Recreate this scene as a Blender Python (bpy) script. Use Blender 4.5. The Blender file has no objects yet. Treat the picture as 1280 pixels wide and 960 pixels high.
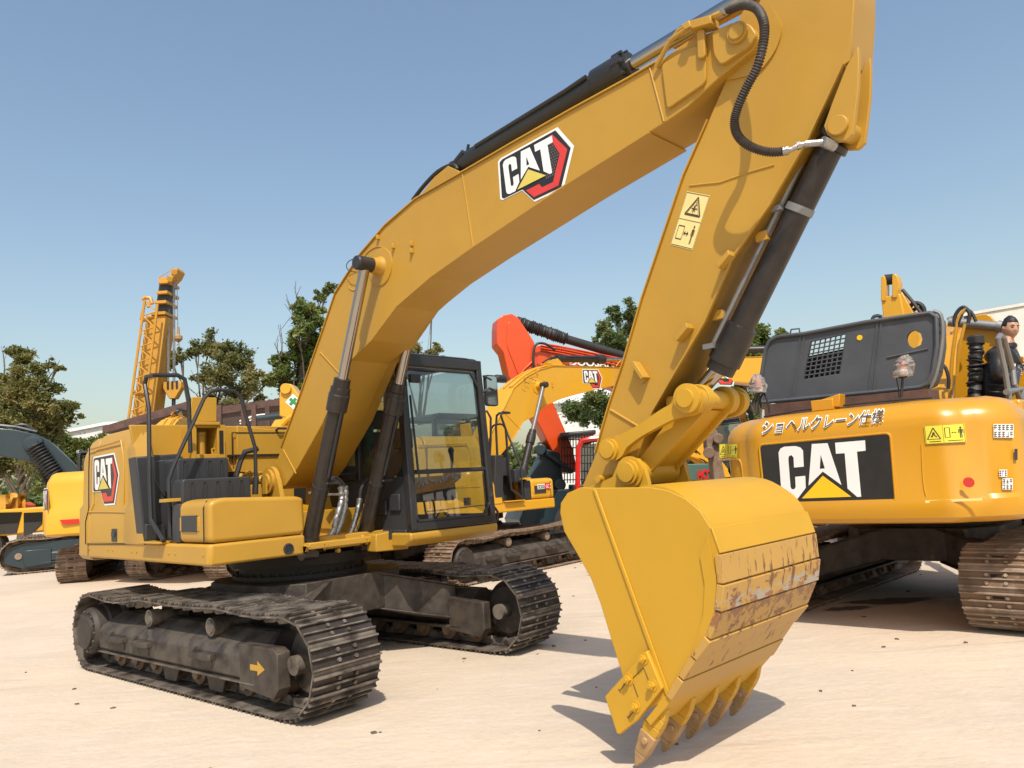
import bpy, bmesh, math, random
from mathutils import Vector, Matrix
random.seed(7)
S = bpy.context.scene
COL = S.collection
R_ = math.radians

# ------------------------------------------------------------------ camera
FPX, CAMH, PITCH, ROLL = 953.0, 1.621, R_(7.182), R_(-3.62)
_r = Vector((1, 0, 0)); _u = Vector((0, -math.sin(PITCH), math.cos(PITCH))); FW = Vector((0, math.cos(PITCH), math.sin(PITCH)))
RT = _r*math.cos(ROLL) + _u*math.sin(ROLL); UP = -_r*math.sin(ROLL) + _u*math.cos(ROLL)
O = Vector((0, 0, CAMH))
cd = bpy.data.cameras.new('camera'); cam = bpy.data.objects.new('camera', cd); COL.objects.link(cam)
cam.matrix_world = Matrix(((RT.x, UP.x, -FW.x, O.x), (RT.y, UP.y, -FW.y, O.y), (RT.z, UP.z, -FW.z, O.z), (0, 0, 0, 1)))
cd.sensor_width = 36; cd.lens = 36*FPX/1280; cd.clip_end = 3000; cd.clip_start = 0.05
S.camera = cam

# ------------------------------------------------------------------ light
SUN_EL = R_(54); SUN_AZ = R_(6)          # sun behind the camera, a little to the right
sdir = Vector((math.sin(SUN_AZ)*math.cos(SUN_EL), -math.cos(SUN_AZ)*math.cos(SUN_EL), math.sin(SUN_EL)))
w = bpy.data.worlds.new('World'); S.world = w; w.use_nodes = True
nt = w.node_tree; bg = nt.nodes['Background']
sky = nt.nodes.new('ShaderNodeTexSky'); sky.sky_type = 'NISHITA'; sky.sun_disc = False
sky.sun_elevation = SUN_EL; sky.sun_rotation = math.atan2(sdir.x, sdir.y)
sky.air_density = 1.5; sky.dust_density = 2.4; sky.ozone_density = 1.3; sky.altitude = 0
nt.links.new(sky.outputs[0], bg.inputs[0]); bg.inputs[1].default_value = 0.132
sl = bpy.data.lights.new('sun', 'SUN'); sun = bpy.data.objects.new('sun', sl); COL.objects.link(sun)
sl.energy = 4.0; sl.angle = R_(0.5); sl.color = (1.0, 0.925, 0.81)
sun.rotation_euler = sdir.to_track_quat('Z', 'Y').to_euler()
S.view_settings.view_transform = 'Standard'; S.view_settings.look = 'None'
S.view_settings.exposure = 0.25; S.view_settings.gamma = 1.0
try: S.view_settings.use_curve_mapping = False
except Exception: pass
S.render.engine = 'CYCLES'

# ------------------------------------------------------------------ pixel helpers (1280x960 photo pixels)
def ray(px, py): return FW + RT*((px-640)/FPX) - UP*((py-480)/FPX)
def ground(px, py, z=0.0):
    d = ray(px, py); return O + d*((z-CAMH)/d.z)
def at(px, py, Y):
    d = ray(px, py); return O + d*(Y/d.y)
class Frame:
    """a machine's own axes: x forward, y to its left, z up"""
    def __init__(s, x, y, hd):
        a = R_(hd); s.o = Vector((x, y, 0)); s.a = a
        s.ex = Vector((math.cos(a), math.sin(a), 0)); s.ey = Vector((-math.sin(a), math.cos(a), 0))
    def _l(s, P): P = P - s.o; return Vector((P.dot(s.ex), P.dot(s.ey), P.z))
    def Y(s, px, py, y):
        d = ray(px, py); t = (y-(O-s.o).dot(s.ey))/d.dot(s.ey); return s._l(O+d*t)
    def X(s, px, py, x):
        d = ray(px, py); t = (x-(O-s.o).dot(s.ex))/d.dot(s.ex); return s._l(O+d*t)
    def Z(s, px, py, z):
        return s._l(ground(px, py, z))
    def xz(s, pts, y): return [(q.x, q.z) for q in (s.Y(a, b, y) for a, b in pts)]
    def yz(s, pts, x): return [(q.y, q.z) for q in (s.X(a, b, x) for a, b in pts)]

# ------------------------------------------------------------------ materials
M = {}
def mat(name, col, rough=.5, metal=0., var=.12, scale=3., bump=.0, bscale=40., spots=None, coat=0., stain=None, alpha_tr=None, streak=0.):
    """principled surface with noise-driven colour and roughness variation; spots=(colour, amount, scale) wear or dirt patches"""
    m = bpy.data.materials.new(name); m.use_nodes = True; M[name] = m
    n = m.node_tree.nodes; L = m.node_tree.links; p = n['Principled BSDF']
    tc = n.new('ShaderNodeTexCoord'); mp = n.new('ShaderNodeMapping'); L.new(tc.outputs['Object'], mp.inputs[0])
    ns = n.new('ShaderNodeTexNoise'); ns.inputs['Scale'].default_value = scale; ns.inputs['Detail'].default_value = 7; ns.inputs['Roughness'].default_value = .62
    L.new(mp.outputs[0], ns.inputs[0])
    mx = n.new('ShaderNodeMix'); mx.data_type = 'RGBA'
    c = Vector(col[:3])
    mx.inputs[6].default_value = (*(c*(1-var)), 1); mx.inputs[7].default_value = (*[min(1, v) for v in c*(1+var)], 1)
    mr = n.new('ShaderNodeMapRange'); mr.inputs[1].default_value = .3; mr.inputs[2].default_value = .7
    L.new(ns.outputs[0], mr.inputs[0]); L.new(mr.outputs[0], mx.inputs[0])
    out = mx.outputs[2]
    if spots:
        for i, (sc_col, amt, ssc) in enumerate(spots):
            n2 = n.new('ShaderNodeTexNoise'); n2.inputs['Scale'].default_value = ssc; n2.inputs['Detail'].default_value = 9; n2.inputs['Roughness'].default_value = .7
            mp2 = n.new('ShaderNodeMapping'); mp2.inputs['Location'].default_value = (3.1*i+1, 7.7*i, 1.3)
            L.new(tc.outputs['Object'], mp2.inputs[0]); L.new(mp2.outputs[0], n2.inputs[0])
            r2 = n.new('ShaderNodeMapRange'); th = .5 + (1-amt)*.3
            r2.inputs[1].default_value = th-.06; r2.inputs[2].default_value = th+.06
            L.new(n2.outputs[0], r2.inputs[0])
            m2 = n.new('ShaderNodeMix'); m2.data_type = 'RGBA'; m2.inputs[7].default_value = (*sc_col, 1)
            L.new(out, m2.inputs[6]); L.new(r2.outputs[0], m2.inputs[0]); out = m2.outputs[2]
    L.new(out, p.inputs['Base Color'])
    rr = n.new('ShaderNodeMapRange'); rr.inputs[3].default_value = max(.02, rough*.8); rr.inputs[4].default_value = min(1, rough*1.25)
    L.new(ns.outputs[0], rr.inputs[0]); L.new(rr.outputs[0], p.inputs['Roughness'])
    p.inputs['Metallic'].default_value = metal
    if coat: p.inputs['Coat Weight'].default_value = coat; p.inputs['Coat Roughness'].default_value = .12
    if bump:
        nb = n.new('ShaderNodeTexNoise'); nb.inputs['Scale'].default_value = bscale; nb.inputs['Detail'].default_value = 5
        L.new(tc.outputs['Object'], nb.inputs[0])
        b = n.new('ShaderNodeBump'); b.inputs['Strength'].default_value = bump; b.inputs['Distance'].default_value = .01
        L.new(nb.outputs[0], b.inputs['Height']); L.new(b.outputs[0], p.inputs['Normal'])
    return m
DUST = (.42, .33, .22)
mat('yellow_paint', (.44, .243, .028), .42, var=.07, scale=1.1, bump=.05, bscale=8, spots=[((.42, .255, .06), .3, 2.5), ((.36, .22, .05), .2, 9), ((.22, .13, .05), .0, 22)])
mat('bucket_paint', (.50, .275, .015), .5, var=.04, scale=2, bump=.06, bscale=14, spots=[((.42, .24, .04), .15, 7)])
mat('yellow_gloss', (.54, .255, .008), .32, var=.03, scale=1.2, bump=.03, bscale=4, coat=.3, spots=[((.45, .24, .05), .15, 6)])
mat('yellow_new', (.64, .325, .014), .35, var=.03, scale=1.5, bump=.03, bscale=5, coat=.3)
mat('crane_yellow', (.52, .26, .03), .5, var=.08)
mat('orange_paint', (.62, .065, .005), .38, var=.05, coat=.2)
mat('slate_paint', (.018, .034, .042), .4, var=.12, coat=.2)
mat('black_paint', (.022, .022, .023), .42, var=.2, spots=[((.09, .075, .06), .3, 6)], bump=.05)
mat('black_plastic', (.028, .030, .034), .5, var=.15, spots=[((.10, .095, .09), .22, 5)], bump=.08)
mat('hood_plastic', (.066, .073, .085), .5, var=.15, spots=[((.15, .15, .15), .28, 9), ((.09, .085, .08), .45, 2)], bump=.15, bscale=60)
mat('cylinder_wrap', (.022, .017, .014), .33, var=.4, scale=9, spots=[((.07, .05, .035), .35, 7), ((.13, .10, .08), .18, 30)], bump=.25, bscale=30)
mat('track_steel', (.045, .036, .030), .5, metal=.25, var=.4, scale=6, spots=[((.14, .105, .072), .48, 4), ((.03, .025, .022), .4, 8)], bump=.4, bscale=30)
mat('track_rusty', (.17, .105, .065), .7, metal=.1, var=.3, scale=6, spots=[((.30, .22, .15), .5, 5)], bump=.4, bscale=30)
mat('under_paint', (.026, .019, .015), .6, var=.3, scale=4, spots=[((.13, .10, .075), .48, 3.2), ((.10, .05, .03), .3, 7), ((.035, .03, .027), .4, 6)], bump=.25, bscale=25)
mat('dark_under', (.03, .026, .023), .7, var=.3, spots=[((.09, .07, .05), .4, 3)], bump=.2)
mat('chrome', (.40, .37, .34), .14, metal=1, var=.1)
mat('silver', (.36, .35, .33), .36, metal=.8, var=.25, scale=20, spots=[((.2, .19, .18), .5, 25)], bump=.5, bscale=60)
mat('rubber', (.020, .019, .019), .55, var=.3, bump=.1)
mat('hose_fabric', (.05, .04, .035), .6, var=.3, scale=25, spots=[((.14, .11, .09), .4, 20)])
mat('white_vinyl', (.80, .78, .76), .35, var=.03)
mat('black_vinyl', (.020, .018, .018), .35, var=.3, scale=6)
mat('grey_vinyl', (.12, .10, .09), .4, var=.2, scale=60)
mat('red_vinyl', (.60, .045, .035), .35, var=.08)
mat('yellow_vinyl', (.85, .50, .01), .35, var=.03)
mat('gold_vinyl', (.62, .50, .10), .35, var=.08)
mat('label_yellow', (.78, .66, .06), .4, var=.04)
mat('label_pale', (.80, .62, .25), .4, var=.05)
mat('label_ink', (.06, .045, .02), .5, var=.1)
mat('green_vinyl', (.02, .25, .08), .4)
mat('green_cloth', (.10, .33, .22), .8, var=.2, scale=10, bump=.3)
mat('seat_cloth', (.035, .04, .045), .8, var=.2)
mat('brown_wood', (.07, .045, .035), .8, var=.4, scale=5)
mat('rust_roof', (.10, .055, .045), .85, var=.4, scale=4, bump=.3)
mat('grey_metal', (.22, .22, .22), .5, metal=.4, var=.2)
mat('jacket', (.010, .009, .009), .5, var=.25, bump=.5, bscale=22)
mat('trouser', (.012, .013, .018), .8, var=.2)
mat('skin', (.46, .25, .16), .5, var=.08, scale=10)
mat('lip', (.28, .09, .07), .5)
mat('hair', (.012, .010, .009), .5, var=.2, scale=40, bump=.6, bscale=90)
mat('shirt', (.7, .72, .75), .8)
mat('eye_dark', (.02, .015, .012), .3)
mat('plastic_bag', (.80, .76, .74), .3, var=.15, scale=20)
mat('beacon_orange', (.75, .22, .10), .3, var=.1)
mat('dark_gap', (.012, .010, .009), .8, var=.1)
mat('shadow_net', (.02, .02, .022), .6)
mat('tail_red', (.55, .02, .015), .25)
mat('concrete_wall', (.55, .53, .48), .9, var=.12, scale=2, spots=[((.10, .10, .09), .42, 2.2), ((.30, .28, .24), .5, 5)], bump=.3)
mat('pale_building', (.62, .62, .60), .8)
mat('brick', (.35, .24, .18), .9, var=.3)
mat('tooth_metal', (.36, .22, .10), .55, metal=.1, var=.25, scale=12, spots=[((.20, .10, .05), .4, 14)], bump=.2)

def glass_mat(name, tint, fac_scale=1.0, ior=1.55, dirt=.06):
    m = bpy.data.materials.new(name); m.use_nodes = True; M[name] = m
    n = m.node_tree.nodes; L = m.node_tree.links
    for x in list(n):
        if x.type != 'OUTPUT_MATERIAL': n.remove(x)
    out = [x for x in n if x.type == 'OUTPUT_MATERIAL'][0]
    tr = n.new('ShaderNodeBsdfTransparent'); tr.inputs[0].default_value = (*tint, 1)
    gl = n.new('ShaderNodeBsdfGlossy'); gl.inputs['Roughness'].default_value = .015
    fr = n.new('ShaderNodeFresnel'); fr.inputs[0].default_value = ior
    mx = n.new('ShaderNodeMixShader'); L.new(fr.outputs[0], mx.inputs[0]); L.new(tr.outputs[0], mx.inputs[1]); L.new(gl.outputs[0], mx.inputs[2])
    df = n.new('ShaderNodeBsdfDiffuse'); df.inputs[0].default_value = (.5, .5, .48, 1)
    m3 = n.new('ShaderNodeMixShader'); m3.inputs[0].default_value = dirt
    L.new(mx.outputs[0], m3.inputs[1]); L.new(df.outputs[0], m3.inputs[2]); L.new(m3.outputs[0], out.inputs[0])
glass_mat('cab_glass', (.64, .71, .70), ior=2.1, dirt=.02)
glass_mat('dark_glass', (.12, .14, .14), ior=1.8, dirt=.02)
glass_mat('clear_bag', (.92, .88, .88), ior=1.45, dirt=.35)

# worn bucket wrapper: paint scraped to rust and bare metal in bands along the plates
def worn_paint():
    m = mat('worn_paint', (.45, .26, .06), .5, var=.05, scale=2, bump=.1, bscale=20)
    n = m.node_tree.nodes; L = m.node_tree.links; p = n['Principled BSDF']
    base = p.inputs['Base Color'].links[0].from_socket
    tc = n.new('ShaderNodeTexCoord'); sep = n.new('ShaderNodeSeparateXYZ'); L.new(tc.outputs['Object'], sep.inputs[0])
    def band(z0, z1, z2, z3):
        r1 = n.new('ShaderNodeMapRange'); r1.inputs[1].default_value = z0; r1.inputs[2].default_value = z1; L.new(sep.outputs[2], r1.inputs[0])
        r2 = n.new('ShaderNodeMapRange'); r2.inputs[1].default_value = z3; r2.inputs[2].default_value = z2; L.new(sep.outputs[2], r2.inputs[0])
        mu = n.new('ShaderNodeMath'); mu.operation = 'MULTIPLY'; L.new(r1.outputs[0], mu.inputs[0]); L.new(r2.outputs[0], mu.inputs[1]); return mu.outputs[0]
    def patch(colr, zb, thr, scale, stretch, seed, prev):
        mp = n.new('ShaderNodeMapping'); mp.inputs['Scale'].default_value = stretch; mp.inputs['Location'].default_value = (seed, seed*2, 0)
        L.new(tc.outputs['Object'], mp.inputs[0])
        ns = n.new('ShaderNodeTexNoise'); ns.inputs['Scale'].default_value = scale; ns.inputs['Detail'].default_value = 8; ns.inputs['Roughness'].default_value = .68
        L.new(mp.outputs[0], ns.inputs[0])
        bd = band(*zb); ad = n.new('ShaderNodeMath'); ad.operation = 'MULTIPLY_ADD'; ad.inputs[1].default_value = .30; L.new(bd, ad.inputs[0]); L.new(ns.outputs[0], ad.inputs[2])
        r = n.new('ShaderNodeMapRange'); r.inputs[1].default_value = thr; r.inputs[2].default_value = thr+.035; L.new(ad.outputs[0], r.inputs[0])
        mx = n.new('ShaderNodeMix'); mx.data_type = 'RGBA'; mx.inputs[7].default_value = (*colr, 1)
        L.new(r.outputs[0], mx.inputs[0]); L.new(prev, mx.inputs[6]); return mx.outputs[2]
    o = patch((.26, .12, .05), (.62, .78, 1.2, 1.4), .87, 6, (5, 2.2, .5), 13, base)
    o = patch((.20, .085, .035), (.62, .78, .95, 1.3), .845, 7, (1, 1, 2.2), 3, o)
    o = patch((.16, .07, .03), (.45, .55, 1.2, 1.4), .885, 9, (1, 2.5, .6), 23, o)
    o = patch((.27, .12, .05), (.78, .86, .92, .99), .78, 8, (1, 1.3, 1.3), 9, o)
    o = patch((.36, .31, .25), (.86, .91, .96, 1.02), .80, 6, (1, 1.2, 3), 5, o)
    L.new(o, p.inputs['Base Color'])
worn_paint()

def edge_wear(name, colr, lo=.52, hi=.62, amt=.8, base_dark=None):
    """steel rubbed bright along the outer edges and grousers"""
    m = M[name]; n = m.node_tree.nodes; L = m.node_tree.links; p = n['Principled BSDF']; src = p.inputs['Base Color'].links[0].from_socket
    g = n.new('ShaderNodeNewGeometry'); r = n.new('ShaderNodeMapRange'); r.inputs[1].default_value = lo; r.inputs[2].default_value = hi; r.inputs[4].default_value = amt; L.new(g.outputs['Pointiness'], r.inputs[0])
    ns = n.new('ShaderNodeTexNoise'); ns.inputs['Scale'].default_value = 7; ns.inputs['Detail'].default_value = 6; tc = n.new('ShaderNodeTexCoord'); L.new(tc.outputs['Object'], ns.inputs[0])
    r2 = n.new('ShaderNodeMapRange'); r2.inputs[1].default_value = .35; r2.inputs[2].default_value = .6; L.new(ns.outputs[0], r2.inputs[0])
    mu = n.new('ShaderNodeMath'); mu.operation = 'MULTIPLY'; L.new(r.outputs[0], mu.inputs[0]); L.new(r2.outputs[0], mu.inputs[1])
    mx = n.new('ShaderNodeMix'); mx.data_type = 'RGBA'; mx.inputs[7].default_value = (*colr, 1); L.new(mu.outputs[0], mx.inputs[0]); L.new(src, mx.inputs[6]); L.new(mx.outputs[2], p.inputs['Base Color'])
edge_wear('under_paint', (.16, .13, .10), amt=.6); edge_wear('track_steel', (.26, .22, .18)); edge_wear('track_rusty', (.36, .29, .22))
# ------------------------------------------------------------------ mesh builder
class MB:
    def __init__(s): s.bm = bmesh.new(); s.mi = 0
    def _f(s, vs):
        try: f = s.bm.faces.new(vs); f.material_index = s.mi; return f
        except ValueError: return None
    def prism(s, ring, off):
        """ring: list of 3D points (one planar face); off: vector"""
        off = Vector(off); a = [s.bm.verts.new(Vector(p)) for p in ring]; b = [s.bm.verts.new(Vector(p)+off) for p in ring]
        n = len(a); s._f(a); s._f(b[::-1])
        for i in range(n): s._f([a[i], b[i], b[(i+1) % n], a[(i+1) % n]])
    def pxz(s, pts, y0, y1): s.prism([(p[0], y0, p[1]) for p in pts], (0, y1-y0, 0))
    def pyz(s, pts, x0, x1): s.prism([(x0, p[0], p[1]) for p in pts], (x1-x0, 0, 0))
    def pxy(s, pts, z0, z1): s.prism([(p[0], p[1], z0) for p in pts], (0, 0, z1-z0))
    def box(s, x0, x1, y0, y1, z0, z1): s.pxy([(x0, y0), (x1, y0), (x1, y1), (x0, y1)], z0, z1)
    def flat(s, ring): s._f([s.bm.verts.new(Vector(p)) for p in ring])
    def cyl(s, p0, p1, r0, r1=None, n=20, cap=True):
        p0, p1 = Vector(p0), Vector(p1); r1 = r0 if r1 is None else r1
        ax = (p1-p0).normalized(); t = Vector((0, 0, 1)) if abs(ax.z) < .9 else Vector((1, 0, 0)); u = ax.cross(t).normalized(); v = ax.cross(u)
        a = []; b = []
        for i in range(n):
            c, q = math.cos(2*math.pi*i/n), math.sin(2*math.pi*i/n); d = u*c+v*q
            a.append(s.bm.verts.new(p0+d*r0)); b.append(s.bm.verts.new(p1+d*r1))
        for i in range(n): s._f([a[i], a[(i+1) % n], b[(i+1) % n], b[i]])
        if cap: s._f(a[::-1]); s._f(b)
    def lathe(s, p0, ax, prof, n=24):
        """prof: list of (distance along axis, radius)"""
        for (h0, r0), (h1, r1) in zip(prof[:-1], prof[1:]):
            p = Vector(p0); a = Vector(ax).normalized()
            if abs(h1-h0) < 1e-6: h1 += 1e-4
            s.cyl(p+a*h0, p+a*h1, max(r0, 1e-4), max(r1, 1e-4), n, cap=False)
        for h, r in (prof[0], prof[-1]):
            if r > 1e-3: s.cyl(Vector(p0)+Vector(ax).normalized()*h, Vector(p0)+Vector(ax).normalized()*(h+1e-4), r, r, n)
    def tube(s, pts, r, n=8, smooth=0, closed=False, rad=None):
        P = [Vector(p) for p in pts]
        if smooth: P = spline(P, smooth)
        rings = []
        t0 = (P[1]-P[0]).normalized(); ref = Vector((0, 0, 1)) if abs(t0.z) < .9 else Vector((1, 0, 0))
        u = t0.cross(ref).normalized()
        for i, p in enumerate(P):
            if i == 0: t = (P[1]-P[0])
            elif i == len(P)-1: t = P[-1]-P[-2]
            else: t = (P[i+1]-P[i]).normalized()+(P[i]-P[i-1]).normalized()
            t.normalize(); u = (u - t*u.dot(t)).normalized(); v = t.cross(u)
            rr = r if rad is None else rad(i/(len(P)-1), i)
            rings.append([s.bm.verts.new(p+(u*math.cos(2*math.pi*k/n)+v*math.sin(2*math.pi*k/n))*rr) for k in range(n)])
        for a, b in zip(rings[:-1], rings[1:]):
            for k in range(n): s._f([a[k], a[(k+1) % n], b[(k+1) % n], b[k]])
        s._f(rings[0][::-1]); s._f(rings[-1])
    def grid(s, rows):
        g = [[s.bm.verts.new(Vector(p)) for p in r] for r in rows]
        for a, b in zip(g[:-1], g[1:]):
            for i in range(len(a)-1): s._f([a[i], a[i+1], b[i+1], b[i]])
        return g
    def build(s, name, mats, parent=None, bevel=0, seg=2, ang=32, loc=None, rz=None, smooth=True, label=None, recalc=True):
        if recalc: bmesh.ops.recalc_face_normals(s.bm, faces=s.bm.faces)
        if smooth:
            for f in s.bm.faces: f.smooth = True
            for e in s.bm.edges:
                if len(e.link_faces) == 2:
                    if e.calc_face_angle(0) > R_(ang): e.smooth = False
        me = bpy.data.meshes.new(name); s.bm.to_mesh(me); s.bm.free()
        if not isinstance(mats, (list, tuple)): mats = [mats]
        for m in mats: me.materials.append(M[m] if isinstance(m, str) else m)
        o = bpy.data.objects.new(name, me); COL.objects.link(o)
        if parent: o.parent = parent
        if loc: o.location = loc
        if rz is not None: o.rotation_euler = (0, 0, rz)
        if label: o['label'] = label
        if bevel:
            b = o.modifiers.new('bevel', 'BEVEL'); b.width = bevel; b.segments = seg; b.limit_method = 'ANGLE'; b.angle_limit = R_(40); b.harden_normals = False
        return o
def spline(P, k):
    out = []
    for i in range(len(P)-1):
        p0 = P[max(i-1, 0)]; p1 = P[i]; p2 = P[i+1]; p3 = P[min(i+2, len(P)-1)]
        for j in range(k):
            t = j/k
            out.append(.5*((2*p1)+(p2-p0)*t+(2*p0-5*p1+4*p2-p3)*t*t+(3*p1-p0-3*p2+p3)*t**3))
    out.append(P[-1]); return out
def round_poly(pts, r, n=5):
    """2D polygon with rounded corners"""
    out = []; N = len(pts)
    for i in range(N):
        a, b, c = Vector(pts[i-1]), Vector(pts[i]), Vector(pts[(i+1) % N])
        d1 = (a-b); d2 = (c-b); rr = min(r, d1.length*.45, d2.length*.45)
        p, q = b+d1.normalized()*rr, b+d2.normalized()*rr
        for k in range(n+1):
            t = k/n; out.append(tuple(p*(1-t)**2+b*2*t*(1-t)+q*t*t))
    return out
def arc(cx, cz, r, a0, a1, n=10):
    return [(cx+r*math.cos(R_(a0+(a1-a0)*i/n)), cz+r*math.sin(R_(a0+(a1-a0)*i/n))) for i in range(n+1)]
def thing(name, loc, rz, label, cat, group=None, kind=None):
    o = bpy.data.objects.new(name, None); COL.objects.link(o); o.location = loc; o.rotation_euler = (0, 0, rz); o.empty_display_size = .2
    return tag(o, label, cat, group, kind)
def tag(o, label=None, cat=None, group=None, kind=None):
    if label: o['label'] = label
    if cat: o['category'] = cat
    if group: o['group'] = group
    if kind: o['kind'] = kind
    return o
def copy_part(o, parent, name=None, cut=None):
    c = o.copy(); COL.objects.link(c); c.parent = parent
    for ch in o.children: copy_part(ch, c)
    return c
def remat(o, mp):
    """swap materials on a copied part (own mesh data)"""
    if o.type == 'MESH':
        o.data = o.data.copy()
        for i, m in enumerate(o.data.materials):
            if m.name in mp: o.data.materials[i] = M[mp[m.name]]
    for ch in o.children: remat(ch, mp)
def split_parts(root, names):
    """give every loose piece of the named parts an object of its own"""
    def walk(o):
        for ch in list(o.children): walk(ch)
        if o.type != 'MESH' or o.name.split('.')[0] not in names: return
        bm = bmesh.new(); bm.from_mesh(o.data); seen = set(); isl = []
        for v in bm.verts:
            if v.index in seen: continue
            st = [v]; comp = set()
            while st:
                q = st.pop()
                if q.index in comp: continue
                comp.add(q.index)
                for e in q.link_edges: st.append(e.other_vert(q))
            seen |= comp; isl.append(comp)
        bm.free()
        if len(isl) < 2: return
        src = o.data
        for k, comp in enumerate(isl):
            b = bmesh.new(); b.from_mesh(src); bmesh.ops.delete(b, geom=[v for v in b.verts if v.index not in comp], context='VERTS')
            me = bpy.data.meshes.new(src.name); b.to_mesh(me); b.free()
            for m_ in src.materials:
                if len(me.materials) < len(src.materials): me.materials.append(m_)
            if k == 0: o.data = me
            else:
                c = o.copy(); c.data = me; COL.objects.link(c); c.parent = o.parent
    walk(root)
# text turned into a mesh child; map3(u, v) -> 3D point, u along the line, v up
def text_mesh(name, body, mats, parent, mp3, size=1.0, offset=0.0, shear=0.0, bold=0.0):
    cu = bpy.data.curves.new('lettering', 'FONT'); cu.body = body; cu.size = size; cu.offset = offset; cu.shear = shear; cu.resolution_u = 3
    to = bpy.data.objects.new('lettering', cu); COL.objects.link(to)
    dg = bpy.context.evaluated_depsgraph_get(); me = bpy.data.meshes.new_from_object(to.evaluated_get(dg))
    COL.objects.unlink(to); bpy.data.objects.remove(to)
    if len(me.vertices):
        xs = [v.co.x for v in me.vertices]; x0, x1 = min(xs), max(xs)
    me.name = name; me.materials.clear()
    for m in mats: me.materials.append(M[m])
    o = bpy.data.objects.new(name, me); COL.objects.link(o); o.parent = parent
    return o, me, (x0, x1)
# ------------------------------------------------------------------ lettering
def _norm(pts):
    out = []
    for x, y in pts:
        yb = 790-.03*(x-300); yt = 370-.096*(x-300)
        out.append(((x-215)/700, (yb-y)/(yb-yt)))
    return out
LC = _norm([(216, 420), (232, 388), (262, 373), (350, 368), (392, 380), (412, 405), (418, 533), (340, 540), (336, 460), (318, 440), (298, 452), (295, 480), (312, 695), (322, 714), (344, 712), (353, 695), (349, 614), (430, 606), (434, 702), (368, 790), (285, 792), (252, 776), (240, 748)])
LA = _norm([(482, 352), (608, 345), (720, 680), (570, 572), (456, 685)])
LAH = _norm([(553, 437), (586, 547), (546, 551)])
LT = _norm([(668, 342), (908, 322), (913, 405), (843, 413), (877, 773), (845, 775), (768, 708), (745, 425), (675, 430)])
LTRI = _norm([(570, 605), (798, 773), (402, 787)])
def letters(mb, mp, lift, white, tri, dark, u0=0., u1=1., v0=0., v1=1., sq=1.):
    q = lambda P, k: [mp(u0+(u1-u0)*u, v0+(v1-v0)*v, lift*k) for u, v in P]
    mb.mi = white
    for P in (LC, LT): mb.flat(q(P, 1))
    # the A as two legs round its counter
    a = LA; h = LAH
    mb.flat(q([a[0], a[1], h[0]], 1)); mb.flat(q([a[1], a[2], h[1], h[0]], 1)); mb.flat(q([a[2], a[3], h[1]], 1))
    mb.flat(q([a[3], h[2], h[1]], 1)); mb.flat(q([a[3], a[4], h[2]], 1)); mb.flat(q([a[4], a[0], h[0], h[2]], 1))
    mb.mi = tri; mb.flat(q(LTRI, 1.6))
HEX = [(0, .04), (0, .95), (.04, 1), (.82, 1), (1, .40), (.84, -.40), (.46, -.40), (.31, -.01), (.03, -.01)]
def grow(P, e):
    cx = sum(p[0] for p in P)/len(P); cy = sum(p[1] for p in P)/len(P)
    return [(cx+(x-cx)*(1+e), cy+(y-cy)*(1+e)) for x, y in P]
def hex_logo(parent, mp, lift=.0015, fine=True, name='brand_decal'):
    """rounded badge: white letters on black, red angled strip, gold triangle"""
    mb = MB()
    mb.mi = 0; mb.flat([mp(u, v, lift) for u, v in grow(HEX, .13)])
    mb.mi = 1; mb.flat([mp(u, v, lift*2) for u, v in grow(HEX, .055)])
    mb.mi = 3; mb.flat([mp(u, v, lift*3) for u, v in [(.80, .97), (.99, .41), (.83, -.37), (.47, -.37), (.36, -.10), (.56, -.10), (.60, -.22), (.76, -.22), (.88, .40), (.745, .97)]])
    mb.mi = 2
    if fine:
        for i in range(9):
            for j in range(14):
                u = .66+i*.030+(j % 2)*.015; v = .90-j*.072
                if u > .86-abs(v-.4)*.13 or u < .62 or (v < .05 and u < .6): continue
                mb.flat([mp(u+.011*math.cos(R_(60*k)), v+.030*math.sin(R_(60*k)), lift*3) for k in range(6)])
    letters(mb, mp, lift*3.4, 0, 4, 1, .03, .80, .02, .97)
    return mb.build(name, ['white_vinyl', 'black_vinyl', 'grey_vinyl', 'red_vinyl', 'gold_vinyl'], parent, smooth=False, recalc=False)
def plane_map(p00, p10, p01, n):
    p00, p10, p01, n = Vector(p00), Vector(p10), Vector(p01), Vector(n).normalized()
    return lambda u, v, l=0: p00+(p10-p00)*u+(p01-p00)*v+n*l
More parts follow.
